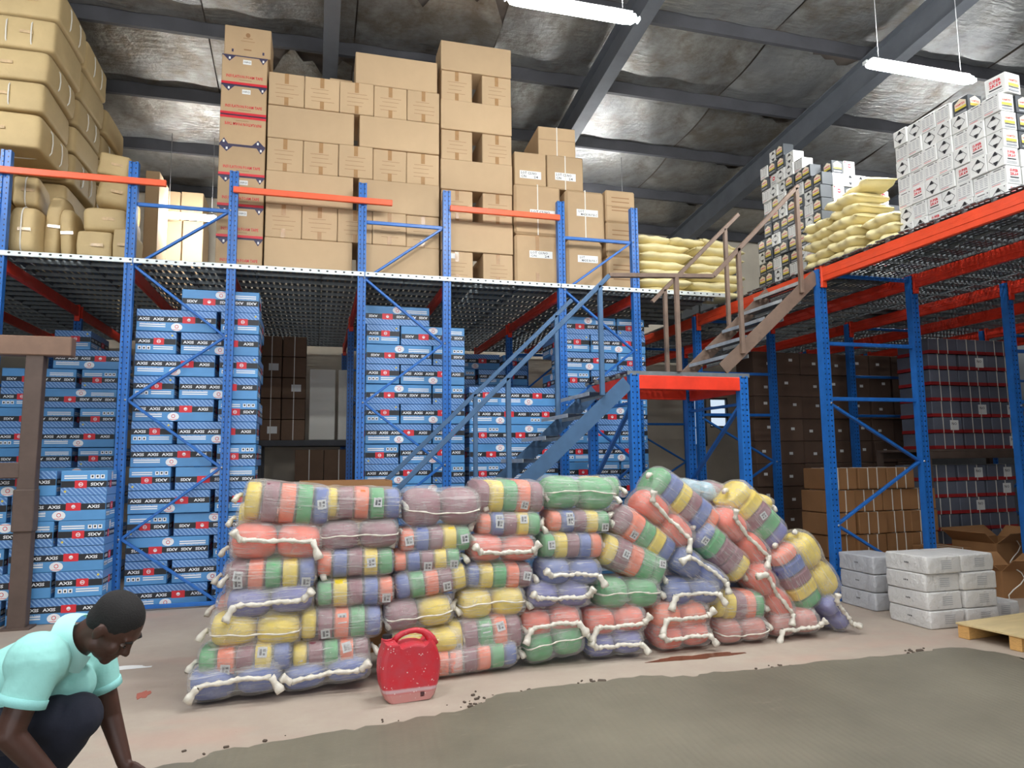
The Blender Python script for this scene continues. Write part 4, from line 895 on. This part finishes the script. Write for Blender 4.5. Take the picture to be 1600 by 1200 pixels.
M_WRAP = wrap_mat(); M_ROPE = pm('twisted_white_plastic', (216, 210, 196), .35, var=(30, .12), bmp=(60, .5, .004))
M_GREYINK2 = pm('faded_ink', (88, 88, 92), .6)
def crumple(mb, a, seed):
    r = random.Random(seed); mb.v = [(x+r.uniform(-a, a), y+r.uniform(-a, a), z+r.uniform(-a, a)) for x, y, z in mb.v]; return mb
M_TAGP = pm('thread_tag', (196, 198, 198), .5)
def pw(v, e): return math.copysign(abs(v)**e, v)
def drum(L, D, H, edge=6, sec=.75, nu=11, nv=20, seed=0):
    r = random.Random(seed); ph = r.uniform(0, 6)
    def fn(u, v):
        t = 2*u-1; k = max(0.0, 1-abs(t)**edge)**(1/edge) if abs(t) < 1 else 0.0; a = 2*math.pi*v
        k *= 1+.02*math.sin(3*a+ph)
        return (t*L/2, pw(math.cos(a), sec)*D/2*k, pw(math.sin(a), sec)*H/2*k)
    mb = MB(); mb.grid(fn, nu, nv, 0, True, wrap_v=True); return mb
def bag(px, py, wpx, hpx, tilt, kind, cols, label, rope=0, tags=0, Yf=None, D=.42, knots='lr', dy=0.0, seed=0, ropeside=0):
    r = random.Random(seed*13+5)
    if Yf is None:
        X = at(px, py, y=5.5)[0]; z = at(px, py, y=5.5)[2]; Yf = 5.24+.062*max(-1, X)+.16*min(1.6, max(0, z))
    Yf += dy; c = at(px, py, y=Yf+.1); sc = float(np.dot(c-C_O, C_F))/F_PX
    L, H = wpx*sc*1.02, hpx*sc*.985; th = math.radians(tilt)
    ext = abs(math.sin(th))*L/2+abs(math.cos(th))*H/2; zc_ = max(c[2], ext*.96+.004) if abs(tilt) < 20 else max(c[2], ext*.9)
    o = thing('roll_bag', label, 'bag', (c[0], Yf+D/2, zc_), (r.uniform(-.05, .05), th, r.uniform(-.06, .06)), 'clear bags of coloured rolls')
    n = len(cols)
    if kind == 's':
        seg = L*.95/n
        for i, k in enumerate(cols):
            e = i in (0, n-1)
            drum(seg*1.02, D*(.90 if e else .97), H*(.90 if e else r.uniform(.96, 1.0)), 5 if e else 10, .68, seed=i).build('thread_roll', core_mat(k), o, ((i-(n-1)/2)*seg, 0, r.uniform(-.004, .004)), (0, r.uniform(-.03, .03), 0))
    else:
        seg = L*.95/2
        for i in (0, 1):
            k = cols[min(i, n-1)]; drum(seg*1.05, D*.97, H*.97, 2.9, .8, 15, seed=i+9).build('thread_roll', core_mat(k), o, ((i-.5)*seg, 0, r.uniform(-.006, .006)), (0, r.uniform(-.05, .05), 0))
    ph = [r.uniform(0, 6) for _ in range(6)]
    def fn(u, v):
        t = 2*u-1; a = 2*math.pi*v; x = t*L/2*1.045; env = max(0.0, 1-abs(t)**12)**.5
        if kind != 's': env *= 1-.09*math.exp(-(t/.13)**2)
        else: env *= 1-.012*math.cos(t*math.pi*n)
        k = 1.035*env+.03; k *= 1+.02*math.sin(5*a+7*t+ph[0])+.014*math.sin(11*a-9*t+ph[1])
        return (x, pw(math.cos(a), .78)*D/2*k, pw(math.sin(a), .78)*H/2*k)
    mb = MB(); mb.grid(fn, 26, 30, 0, True, wrap_v=True); mb.build('plastic_wrap', M_WRAP, o)
    def front(t, zz=0.0):
        dip = .09*math.exp(-(t/.13)**2) if kind != 's' else 0; k = (max(0.0, 1-abs(t)**12)**.5)*(1-dip)*1.035+.03
        return -D/2*k*math.sqrt(max(.2, 1-(zz/(H/2))**2))-.008
    if rope:
        rad = .016 if rope == 2 else .0055; z0 = r.uniform(-.08, .1)*H if rope == 2 else 0.0; pts = []; sg = r.uniform(-.12, .12)*H; m = 22
        for i in range(m+1):
            t = -.74+1.48*i/m if rope == 2 else -1.0+2.0*i/m; zz = z0+sg*math.sin(math.pi*(t+1)/2)+.004*math.sin(9*t)
            pts.append((t*L/2, front(t, zz)-rad*.6, zz))
        tie = crumple(MB().tube(pts, [rad*(1+.25*math.sin(i*2.1+sd)+.12*math.sin(i*1.3)) for i in range(m+1)], 9), .0045 if rope == 2 else .001, seed).build('twisted_tie', M_ROPE, o)
        if rope == 2:
            for s in (-1, 1):
                p0 = Vector(pts[0 if s < 0 else -1]); dn = r.choice([-1, -1, .6])*r.uniform(.3, .5)*H; q = [p0+Vector((s*.012*i, -.006*i*(1 if i < 3 else .6), dn*(i/5)**1.1)) for i in range(6)]
                crumple(MB().tube(q, [.024, .026, .018, .024, .032, .030], 10), .006, seed+3).build('knotted_end', M_ROPE, tie)
    for s, ch in ((-1, 'l'), (1, 'r')):
        if ch in knots and rope != 2:
            b0 = Vector((s*L/2*1.03, -D*.14, r.uniform(-.1, .15)*H)); q = [b0+Vector((s*.011*i, -.016*i, -.007*i*i*.5)) for i in range(5)]
            crumple(MB().tube(q, [.020, .013, .017, .024, .022], 9), .005, seed+4).build('knotted_end', M_ROPE, o)
    for k in range(tags):
        u = (r.randrange(n)-(n-1)/2)/n*.94 if kind == 's' else r.uniform(-.3, .3); p = Print(.062, .068, 0); p.rect(0, 0, 1, 1, 0)
        p.rect(.2, .2, .45, .8, 1, 1); p.rect(.55, .55, .85, .8, 1, 1); p.rect(.55, .2, .8, .42, 1, 1)
        zt_ = r.choice([-.2, .05, .22])*H; p.build('paper_tag', [M_TAGP, M_GREYINK2], o, (u*L, front(u*2, zt_)+.012, zt_), (-.9*zt_/(H/2)*.6, r.uniform(-.2, .2), 0))
    return o
def dsc(cols):
    u = []
    for k in cols:
        if CN[k] not in u: u.append(CN[k])
    return ' and '.join(u) if len(u) < 3 else '-'.join(u)
BAGS = {
 'the end column by the kneeling man': [
  (368, 1078, 140, 54, -3, 'd', 'B', 2, 0), (385, 1030, 140, 50, -1, 's', 'GOPYB', 0, 2), (400, 985, 138, 54, 2, 'd', 'Y', 1, 0), (422, 940, 132, 50, -2, 'd', 'L', 2, 0),
  (428, 896, 130, 50, 1, 's', 'POGYB', 0, 3), (432, 846, 136, 58, 3, 'd', 'R', 2, 0), (448, 787, 132, 66, 6, 's', 'YPOGB', 0, 1)],
 'the column left of the jerry can': [
  (510, 1060, 136, 46, -5, 'd', 'B', 2, 0), (517, 1019, 120, 44, -2, 's', 'YPGOP', 0, 1), (533, 973, 126, 52, 1, 's', 'YPOGB', 0, 2), (555, 925, 120, 46, 0, 's', 'GYPBO', 0, 1),
  (555, 879, 120, 46, 1, 's', 'OBPYG', 0, 1), (562, 835, 122, 48, 0, 'd', 'P', 1, 0), (565, 787, 122, 52, 2, 's', 'YPOGB', 0, 1)],
 'the column behind the jerry can': [
  (668, 1046, 116, 44, 0, 's', 'BPGOO', 0, 0), (665, 1003, 112, 44, 0, 'd', 'Y', 0, 0), (653, 958, 108, 50, -4, 'd', 'PY', 1, 0), (672, 909, 114, 46, -6, 's', 'BGOPY', 0, 1),
  (668, 874, 106, 36, -2, 's', 'OBPYG', 0, 2), (680, 842, 112, 42, 0, 's', 'OBPYG', 0, 2), (690, 793, 122, 62, 2, 'd', 'P', 1, 0)],
 'the column right of the jerry can': [
  (753, 1040, 112, 46, -3, 's', 'YPOGB', 0, 0), (757, 992, 120, 58, -3, 's', 'YPGOP', 0, 3), (768, 942, 106, 50, -1, 'd', 'Y', 1, 0), (778, 898, 108, 42, 2, 's', 'BYGOP', 0, 1),
  (785, 857, 108, 44, 1, 'd', 'R', 2, 0), (795, 818, 102, 40, 2, 's', 'OBPYG', 0, 3), (793, 776, 114, 54, 3, 's', 'PYGOP', 0, 1)],
 'the column under the green top bag': [
  (865, 1018, 98, 56, -8, 'd', 'G', 1, 0), (862, 973, 98, 48, -4, 'd', 'R', 2, 0), (872, 929, 102, 42, 1, 'd', 'L', 2, 0), (890, 893, 100, 44, 2, 'd', 'B', 2, 0),
  (892, 852, 100, 44, 2, 's', 'GYPBO', 0, 1), (903, 815, 102, 38, 2, 's', 'OBPYG', 0, 3), (905, 772, 118, 54, 3, 'd', 'G', 1, 0)],
 'the column where the slumping starts': [
  (960, 1008, 94, 42, -1, 'd', 'L', 2, 0), (960, 970, 102, 44, -1, 'd', 'R', 2, 0), (980, 927, 106, 50, 2, 'd', 'G', 1, 0), (988, 876, 112, 54, 24, 's', 'YPOGG', 0, 2),
  (1004, 836, 112, 52, 34, 's', 'POGYB', 0, 1), (1040, 812, 110, 48, 44, 'd', 'R', 2, 0), (1068, 786, 128, 56, 38, 's', 'GBYPBO', 0, 0)],
 'the slumped middle': [
  (1066, 1001, 92, 42, -3, 'd', 'R', 2, 0), (1062, 962, 94, 46, 0, 'd', 'O', 2, 0), (1080, 925, 92, 46, 0, 'd', 'B', 2, 0), (1092, 892, 98, 44, 34, 'd', 'B', 2, 0),
  (1126, 862, 102, 52, 42, 's', 'BGPPY', 0, 1), (1160, 840, 104, 46, 46, 'd', 'R', 2, 0), (1182, 806, 112, 58, 46, 's', 'YYPGL', 0, 1)],
 'the slumped end by the white bales': [
  (1158, 990, 88, 40, -2, 'd', 'S', 1, 0), (1240, 981, 84, 40, -3, 'd', 'S', 2, 0), (1152, 946, 88, 46, 3, 's', 'YYPOG', 0, 0), (1203, 925, 100, 46, 54, 'd', 'R', 2, 0),
  (1243, 902, 104, 54, 60, 's', 'OBPYG', 0, 0), (1274, 884, 106, 50, 58, 'd', 'Y', 0, 0), (1303, 965, 58, 34, 52, 'd', 'L', 2, 0)],
}
sd = 0
for colname, rows_ in BAGS.items():
    for i, (px, py, w, h, tl, kd, cl, rp, tg) in enumerate(rows_):
        sd += 1; dy = {1092: -.02, 1126: .0, 1160: .02, 1182: .05, 1303: .0}.get(px, 0.0)
        bag(px, py, w, h, tl, kd, cl, 'clear bag of %s rolls, %s up in %s' % (dsc(cl), ORD[i], colname), rp, tg, seed=sd, dy=dy)
# bags half hidden in the back row
for i, (px, py, w, h, tl, kd, cl, lab) in enumerate((
    (395, 1050, 130, 52, 0, 'd', 'C', 'pale bag at the foot of the back row by the kneeling man'), (400, 1000, 128, 50, 0, 'd', 'S', 'rust bag low in the back row by the kneeling man'), (405, 950, 128, 50, 0, 'd', 'S', 'rust bag in the middle of the back row by the kneeling man'), (415, 900, 126, 50, 0, 'd', 'P', 'maroon bag high in the back row by the kneeling man'),
    (425, 852, 124, 50, 0, 'd', 'S', 'rust bag second from the top of the back row'), (435, 806, 124, 44, 0, 's', 'YPOGB', 'striped bag on top of the back row by the kneeling man'))):
    bag(px, py, w, h, tl, kd, cl, lab, 0, 0, Yf=5.80+.03*i, seed=200+i)
for i, (px, py, w, h, tl, kd, cl, lab) in enumerate(((1092, 768, 62, 34, 10, 'd', 'C', 'pale blue bag crumpled behind the top of the slump'), (1140, 778, 84, 36, 18, 's', 'PYP', 'pale maroon and yellow bag behind the slumped top'), (1182, 782, 52, 26, 18, 'd', 'Y', 'small yellow bag behind the slumped end'), (925, 764, 90, 40, 0, 's', 'LYG', 'violet and yellow bag peeping over the green top bag'),
    (1100, 850, 120, 50, 0, 's', 'BGPY', 'striped bag buried in the middle of the slump'), (1110, 910, 120, 50, 0, 's', 'PGB', 'maroon and green bag buried under the slump'), (1190, 960, 130, 60, 0, 's', 'OPB', 'orange and maroon bag buried at the slump foot'))):
    bag(px, py, w, h, tl, kd, cl, lab, 0, 0, Yf=6.02, seed=300+i, D=.36)
a, b = at(468, 760, y=6.25), at(612, 760, y=6.25)
o = thing('cardboard_tray', 'tall open cardboard box behind the top of the bag wall', 'box', ((a[0]+b[0])/2, 6.51, 0)); W_ = b[0]-a[0]; H_ = float(at(540, 752, y=6.25)[2])
bm_ = MB().box((0, 0, .01), (W_, .5, .02))
for s in (-1, 1): bm_.box((s*W_/2, 0, H_/2), (.012, .5, H_)); bm_.box((0, s*.25, H_/2), (W_, .012, H_))
bm_.build('box_wall', M_CARD3, o)
# ------------------------------------------------------------------ red jerry can
def jerry_mat():
    m, t, b = nt('dusty_red_plastic'); v = coords(t); sp = nd(t, 'ShaderNodeSeparateXYZ'); t.links.new(v, sp.inputs[0])
    c = mixc(t, ramp(t, noise(t, v, 9), .35, .7), lin((200, 36, 50)), lin((186, 62, 72))); n1 = noise(t, v, 14, 6, .7)
    low = ramp(t, math_n(t, 'ADD', sp.outputs[2], math_n(t, 'MULTIPLY', n1, .03)), .098, .07); c = mixc(t, math_n(t, 'MULTIPLY', low, .6), c, lin((188, 160, 150)))
    line = ramp(t, math_n(t, 'ABSOLUTE', math_n(t, 'SUBTRACT', math_n(t, 'ADD', sp.outputs[2], math_n(t, 'MULTIPLY', n1, .012)), .085)), .016, .006); c = mixc(t, math_n(t, 'MULTIPLY', line, .7), c, lin((200, 186, 188)))
    vo = nd(t, 'ShaderNodeTexVoronoi', i_Scale=46.0); t.links.new(v, vo.inputs['Vector']); spk = math_n(t, 'MULTIPLY', math_n(t, 'LESS_THAN', vo.outputs['Distance'], .2), ramp(t, noise(t, v, 11), .5, .62)); c = mixc(t, math_n(t, 'MULTIPLY', spk, .8), c, lin((224, 206, 200)))
    t.links.new(c, b.inputs['Base Color']); b.inputs['Roughness'].default_value = .45; bump(t, b, n1, .15, .004); return m
M_JERRY = jerry_mat(); K = .42/925
J = thing('jerry_can', 'dusty red plastic jerry can with black cap before the bags', 'jerry can', (float(at(590, 1098, z=0)[0])+.21, 5.02, 0), (0, 0, math.radians(4)))
OUT = [(230, 1112), (170, 1060), (135, 960), (105, 850), (88, 700), (92, 560), (112, 440), (150, 340), (158, 255), (330, 250), (345, 300), (400, 318), (480, 296), (600, 284), (700, 296), (770, 320), (830, 300), (880, 250), (930, 320), (975, 420), (1008, 540), (1012, 680), (990, 830), (950, 970), (915, 1060), (870, 1100)]
pts = [((x-550)*K, (1114-y)*K) for x, y in OUT]; n = len(pts); cx = sum(p[0] for p in pts)/n; cz = .2
rings = [(-1, .80), (-.96, .90), (-.8, .97), (-.45, 1.0), (.45, 1.0), (.8, .97), (.96, .90), (1, .80)]; vs_ = []
for t_, s_ in rings:
    for x, z in pts: vs_.append((cx+(x-cx)*s_, t_*.105, max(.0, cz+(z-cz)*(s_*.5+.5) if z > .02 else z)))
fs = [(k*n+i, k*n+(i+1) % n, (k+1)*n+(i+1) % n, (k+1)*n+i) for k in range(len(rings)-1) for i in range(n)] 
from mathutils.geometry import tessellate_polygon
tri = [tuple(f) for f in tessellate_polygon([[Vector((x, z, 0)) for x, z in pts]])]; lastr = (len(rings)-1)*n
fs += tri + [tuple(i+lastr for i in f)[::-1] for f in tri]
mb = MB(); mb.add(vs_, fs, 0, False); body = mb.build('can_body', M_JERRY, J)
hp = [(335, 285), (370, 225), (450, 178), (560, 148), (660, 142), (760, 165), (840, 215), (895, 290), (930, 380)]
MB().tube([((x-550)*K, 0, (1114-y)*K) for x, y in hp], [.021, .021, .020, .019, .019, .022, .027, .034, .04], 12).build('carry_handle', M_JERRY, J)
spout = MB().tube([((228-550)*K, 0, (1114-262)*K), ((228-550)*K, 0, (1114-222)*K)], .034, 16).build('spout', M_JERRY, J)
c0 = ((228-550)*K, 0, (1114-232)*K); cp = MB(); cp.tube([c0, (c0[0], 0, c0[2]+.028)], .03, 14, smooth=False)
for i in range(14): a_ = 2*math.pi*i/14; cp.box((c0[0]+.03*math.cos(a_), .03*math.sin(a_), c0[2]+.014), (.006, .006, .026))
cp.build('screw_cap', pm('black_cap_plastic', (28, 28, 30), .5), spout)
MB().box(((715-550)*K, -.103, .045), (.03, .004, .034), 0, .001).build('dark_stain_patch', pm('dark_smear', (84, 50, 52), .7), J)
# sheet of paper on the floor
p = at(205, 1043, z=.002); q = MB(); q.grid(lambda u, v: ((u-.5)*.30, (v-.5)*.10, .002+.006*math.sin(u*5)*v), 8, 4); tag(q.build('paper_sheet', M_PAPER, None, (p[0], p[1], .001), (0, 0, .06)), 'white paper strip lying on the floor beside the kneeling man', 'paper')
# rust-brown wet stain under the bags and red smear by the man, thin on the slab
def splat(px, py, rx, ry, mat, label, name, seed):
    r = random.Random(seed); c = at(px, py, z=.003); n = 26; ph = [r.uniform(0, 6) for _ in range(4)]
    pts = []
    for i in range(n):
        a = 2*math.pi*i/n; k = 1+.22*math.sin(2*a+ph[0])+.16*math.sin(5*a+ph[1])+.1*math.sin(9*a+ph[2]); pts.append((rx*k*math.cos(a), ry*k*math.sin(a), 0))
    m = MB(); m.add(pts+[(x, y, -.003) for x, y, _ in pts], [tuple(range(n))]+[(i, n+i, n+(i+1) % n, (i+1) % n) for i in range(n)]); return tag(m.build(name, mat, None, c), label, 'stain')
splat(1090, 1026, .34, .07, pm('rust_water', (108, 66, 48), .25), 'rust-brown wet stain seeping from under the red bags', 'floor_stain', 3)
splat(224, 1085, .035, .10, pm('red_smear', (176, 100, 84), .8), 'faint red smear on the slab beside the kneeling man', 'floor_stain', 8)
# ------------------------------------------------------------------ crouching man in a mint polo shirt
MD = 2.65
def mp(px, py, dd=0.0): return Vector(at(px, py, d=MD+dd))
def ball(mb, c, rx, ry, rz, axes, n=14):
    X, Y_, Z = axes; c = Vector(c)
    def fn(u, v):
        a = 2*math.pi*u; b = -math.pi/2+math.pi*v
        return tuple(c + X*(rx*math.cos(b)*math.cos(a)) + Y_*(ry*math.cos(b)*math.sin(a)) + Z*(rz*math.sin(b)))
    mb.grid(fn, n, n, 0, True, wrap_u=True); return mb
def limb(mb, pts, rs, n=12):
    out, rr = [], []
    for i in range(len(pts)-1):
        for k in range(4): t = k/4; out.append(pts[i].lerp(pts[i+1], t)); rr.append(rs[i]*(1-t)+rs[i+1]*t)
    out.append(pts[-1]); rr.append(rs[-1]); mb.tube(out, rr, n)
    for p, r in ((pts[0], rs[0]), (pts[-1], rs[-1])): ball(mb, p, r, r, r, (Vector((1, 0, 0)), Vector((0, 1, 0)), Vector((0, 0, 1))), 10)
    for p, r in zip(pts[1:-1], rs[1:-1]): ball(mb, p, r, r, r, (Vector((1, 0, 0)), Vector((0, 1, 0)), Vector((0, 0, 1))), 10)
    return mb
def fused(mb, name, mat, parent, voxel, smooth=3):
    me = mb.mesh(name, mat); tmp = bpy.data.objects.new(name+'_tmp', me); col.objects.link(tmp)
    m = tmp.modifiers.new('r', 'REMESH'); m.mode = 'VOXEL'; m.voxel_size = voxel; m.use_smooth_shade = True
    s = tmp.modifiers.new('s', 'SMOOTH'); s.iterations = smooth; s.factor = .5
    dg = bpy.context.evaluated_depsgraph_get(); dg.update(); new = bpy.data.meshes.new_from_object(tmp.evaluated_get(dg)); new.name = name
    bpy.data.objects.remove(tmp); bpy.data.meshes.remove(me)
    if not new.materials: new.materials.append(mat)
    for p in new.polygons: p.use_smooth = True
    o = put(name, new, parent); return o
aR, aU, aF = Vector(C_R), Vector(C_U), Vector(C_F); up_w = Vector((0, 0, 1))
M_SKIN = pm('dark_brown_skin', (74, 46, 36), .5, var=(8, .12), bmp=(60, .1, .002)); M_HAIR = pm('black_hair', (24, 21, 20), .8, bmp=(160, .8, .004)); M_POLO = pm('mint_polo', (158, 222, 214), .8, var=(4, .05), bmp=(7, .35, .02)); M_NAVY = pm('navy_trousers', (30, 33, 48), .85, var=(6, .12), bmp=(8, .3, .02))
man = thing('person', 'crouching man in mint polo shirt and navy trousers, looking down at the floor', 'person', (float(mp(40, 1150).x), float(mp(40, 1150).y), 0))
OFF = Vector(man.location)
def rel(mb): mb.v = [tuple(Vector(v)-OFF) for v in mb.v]; return mb
# frame of the head: face tilted down to the right
hf = (aR*.66-aU*.75-aF*.06).normalized(); hr = -aF; hu = hr.cross(hf).normalized()
if hu.dot(aU) < 0: hu = -hu
hc = mp(179, 979)
def hp_(f, u, r): return hc+hf*f+hu*u+hr*r
HA = (hf, hr, hu); body = MB()
ball(body, hp_(-.012, .032, 0), .098, .077, .088, HA, 20); ball(body, hp_(.030, -.045, 0), .064, .060, .076, HA, 16); ball(body, hp_(.066, -.100, 0), .026, .028, .022, HA, 10)
ball(body, hp_(.074, .030, 0), .020, .054, .016, HA, 12); ball(body, hp_(.079, -.064, 0), .018, .027, .011, HA, 10); ball(body, hp_(.077, -.082, 0), .016, .024, .010, HA, 10)
limb(body, [hp_(.082, .016, 0), hp_(.094, -.012, 0), hp_(.104, -.030, 0)], [.010, .012, .0145], 10)
for s in (-1, 1):
    ball(body, hp_(.092, -.036, .013*s), .010, .011, .009, HA, 8); ball(body, hp_(.055, -.028, .036*s), .030, .026, .034, HA, 10)
    ball(body, hp_(-.012, -.010, .080*s), .019, .008, .033, HA, 12); ball(body, hp_(-.020, -.002, .086*s), .016, .007, .026, HA, 10); ball(body, hp_(-.004, -.075, .045*s), .03, .02, .03, HA, 10)
neck = mp(112, 1008, .02)
limb(body, [hp_(-.030, -.035, 0), (hp_(-.03, -.06, 0)+neck)/2, neck], [.062, .060, .068], 16)
# trunk under the clothes
chest, belly, pelvis = mp(58, 1048, .03), mp(0, 1085, .03), mp(-75, 1135, .03)
limb(body, [neck, chest, belly, pelvis], [.072, .118, .125, .13], 18)
shR, shL = mp(62, 1032, -.17), mp(148, 1030, .20)
elR, wrR, hdR = mp(14, 1148, -.26), mp(92, 1232, -.20), mp(128, 1270, -.16)
elL, wrL, hdL = mp(172, 1118, .22), mp(194, 1190, .18), mp(203, 1216, .16)
limb(body, [chest, shR], [.085, .05]); limb(body, [chest, shL], [.085, .05])
limb(body, [shR, shR.lerp(elR, .55), elR, wrR], [.048, .05, .046, .031]); limb(body, [shL, shL.lerp(elL, .6), elL, wrL], [.048, .05, .043, .029])
def hand(w, h, side):
    d = (h-w).normalized(); s = d.cross(aF).normalized()*side; t = d.cross(s).normalized()
    palm = w+d*.055; ball(body, palm, .052, .040, .018, (d, s, t), 12); ball(body, w+d*.015, .03, .03, .022, (d, s, t), 10)
    for i, (o_, L) in enumerate(((-.030, .064), (-.010, .074), (.010, .070), (.029, .056))):
        b0 = w+d*.092+s*o_; p1 = b0+d*(L*.48)+t*.010; p2 = p1+d*(L*.34)+t*.022; p3 = p2+d*(L*.18)+t*.022
        limb(body, [b0-d*.02, b0, p1, p2, p3], [.0095, .0098, .009, .0082, .007], 8)
    th = w+d*.03-s*.036; limb(body, [w+d*.02-s*.015, th, th+d*.034-s*.020+t*.01, th+d*.058-s*.022+t*.022], [.013, .0125, .0108, .009], 8)
hand(wrR, hdR, 1); hand(wrL, hdL, -1)
# legs
hipR, hipL = mp(-72, 1142, -.08), mp(-72, 1142, .12)
knR, knL = mp(122, 1120, -.02), mp(60, 1185, .26)
ftR = mp(-75, 1400, -.04); ftR.z = .09; ftL = mp(-40, 1330, .25); ftL.z = .09
for hip, kn, ft in ((hipR, knR, ftR), (hipL, knL, ftL)): limb(body, [pelvis, hip, hip.lerp(kn, .5), kn, kn.lerp(ft, .35), ft], [.1, .085, .075, .058, .055, .04])
person_body = fused(rel(body), 'body', M_SKIN, man, .0065, 3)
# short hair: a close shell over the skull and nape
hair = MB(); ball(hair, hp_(-.019, .040, 0), .099, .0805, .0895, HA, 24); ball(hair, hp_(-.052, -.004, 0), .060, .070, .062, HA, 18)
fused(rel(hair), 'hair', M_HAIR, man, .007, 2)
for s in (-1, 1):
    e = MB(); ball(e, hp_(.074, .002, .031*s), .0105, .012, .007, HA, 10); ey = rel(e).build('eye', pm('eye_white', (120, 104, 96), .3), man)
    e = MB(); ball(e, hp_(.0855, .0, .031*s), .004, .006, .006, HA, 8); rel(e).build('iris', pm('dark_iris', (28, 20, 18), .2), ey)
    e = MB(); limb(e, [hp_(.088, .026, .018*s), hp_(.091, .031, .034*s), hp_(.080, .028, .052*s)], [.0045, .005, .003], 6); rel(e).build('eyebrow', M_HAIR, man)
# polo shirt
shirt = MB(); nb = mp(108, 1008, .02)
limb(shirt, [nb, mp(58, 1050, .03), mp(10, 1078, .03), mp(-60, 1118, .03)], [.078, .142, .150, .148], 20)
limb(shirt, [mp(64, 1036, .0), mp(58, 1034, -.16)], [.11, .104]); limb(shirt, [mp(78, 1040, .08), mp(144, 1032, .20)], [.11, .090])
hemR = shR.lerp(elR, .62); hemL = shL.lerp(elL, .52)
def sleeve(a, b, ra, rb):
    n = 14; d = (b-a).normalized(); pts = [a.lerp(b, i/8) for i in range(9)]; shirt.tube(pts, [ra+(rb-ra)*i/8 for i in range(9)], n)
sleeve(shR-(hemR-shR)*.1, hemR, .084, .072); sleeve(shL-(hemL-shL)*.1, hemL, .082, .068)
limb(shirt, [mp(118, 1068, .05), mp(60, 1098, .02)], [.075, .07])
polo = fused(rel(shirt), 'polo_shirt', M_POLO, man, .009, 4)
for h_, a_, r_, nm in ((hemR, shR, .074, 'sleeve_cuff'), (hemL, shL, .070, 'sleeve_cuff')):
    d = (h_-a_).normalized(); c = MB(); c.tube([h_-d*.03-OFF, h_-d*.028-OFF, h_-OFF, h_+d*.002-OFF], [r_-.002, r_+.003, r_+.003, r_-.004], 20, cap=False); c.build(nm, pm('mint_ribbing', (150, 214, 210), .85, bmp=(80, .3, .004)), polo)
# collar: folded band round the neck, open at the throat
cl = MB(); na = (hp_(-.03, -.05, 0)-neck).normalized(); nx = na.cross(aF).normalized(); ny = na.cross(nx).normalized(); nc = neck+na*.050
def cfn(u, v):
    a = math.radians(-158)+math.radians(316)*u; rr = .077+.036*v**.8; hgt = .036-.066*v
    down = nx if nx.z > 0 else -nx
    return tuple(nc+down*(rr*math.cos(a))+ny*(rr*math.sin(a))+na*(hgt+.012*math.cos(a))-OFF)
cl.grid(cfn, 36, 7, 0, True); cl.build('collar', pm('mint_collar', (176, 228, 224), .8), polo)
# trousers
tr = MB()
for hip, kn, ft in ((hipR, knR, ftR), (hipL, knL, ftL)):
    an = kn.lerp(ft, .88); limb(tr, [pelvis, hip, hip.lerp(kn, .5), kn, kn.lerp(ft, .4), an], [.135, .112, .104, .088, .086, .066], 16)
limb(tr, [mp(-40, 1120, .03), pelvis], [.135, .14], 18)
fused(rel(tr), 'trousers', M_NAVY, man, .010, 4)
for ft in (ftR, ftL):
    sh_ = MB(); fx = Vector((aR.x, aR.y, 0)).normalized(); fy = up_w.cross(fx)
    ball(sh_, Vector((ft.x, ft.y, .045))+fx*.07, .135, .05, .045, (fx, fy, up_w), 14); ball(sh_, Vector((ft.x, ft.y, .06))-fx*.02, .06, .048, .06, (fx, fy, up_w), 12); rel(sh_).build('shoe', pm('black_shoe', (32, 30, 30), .5), man)
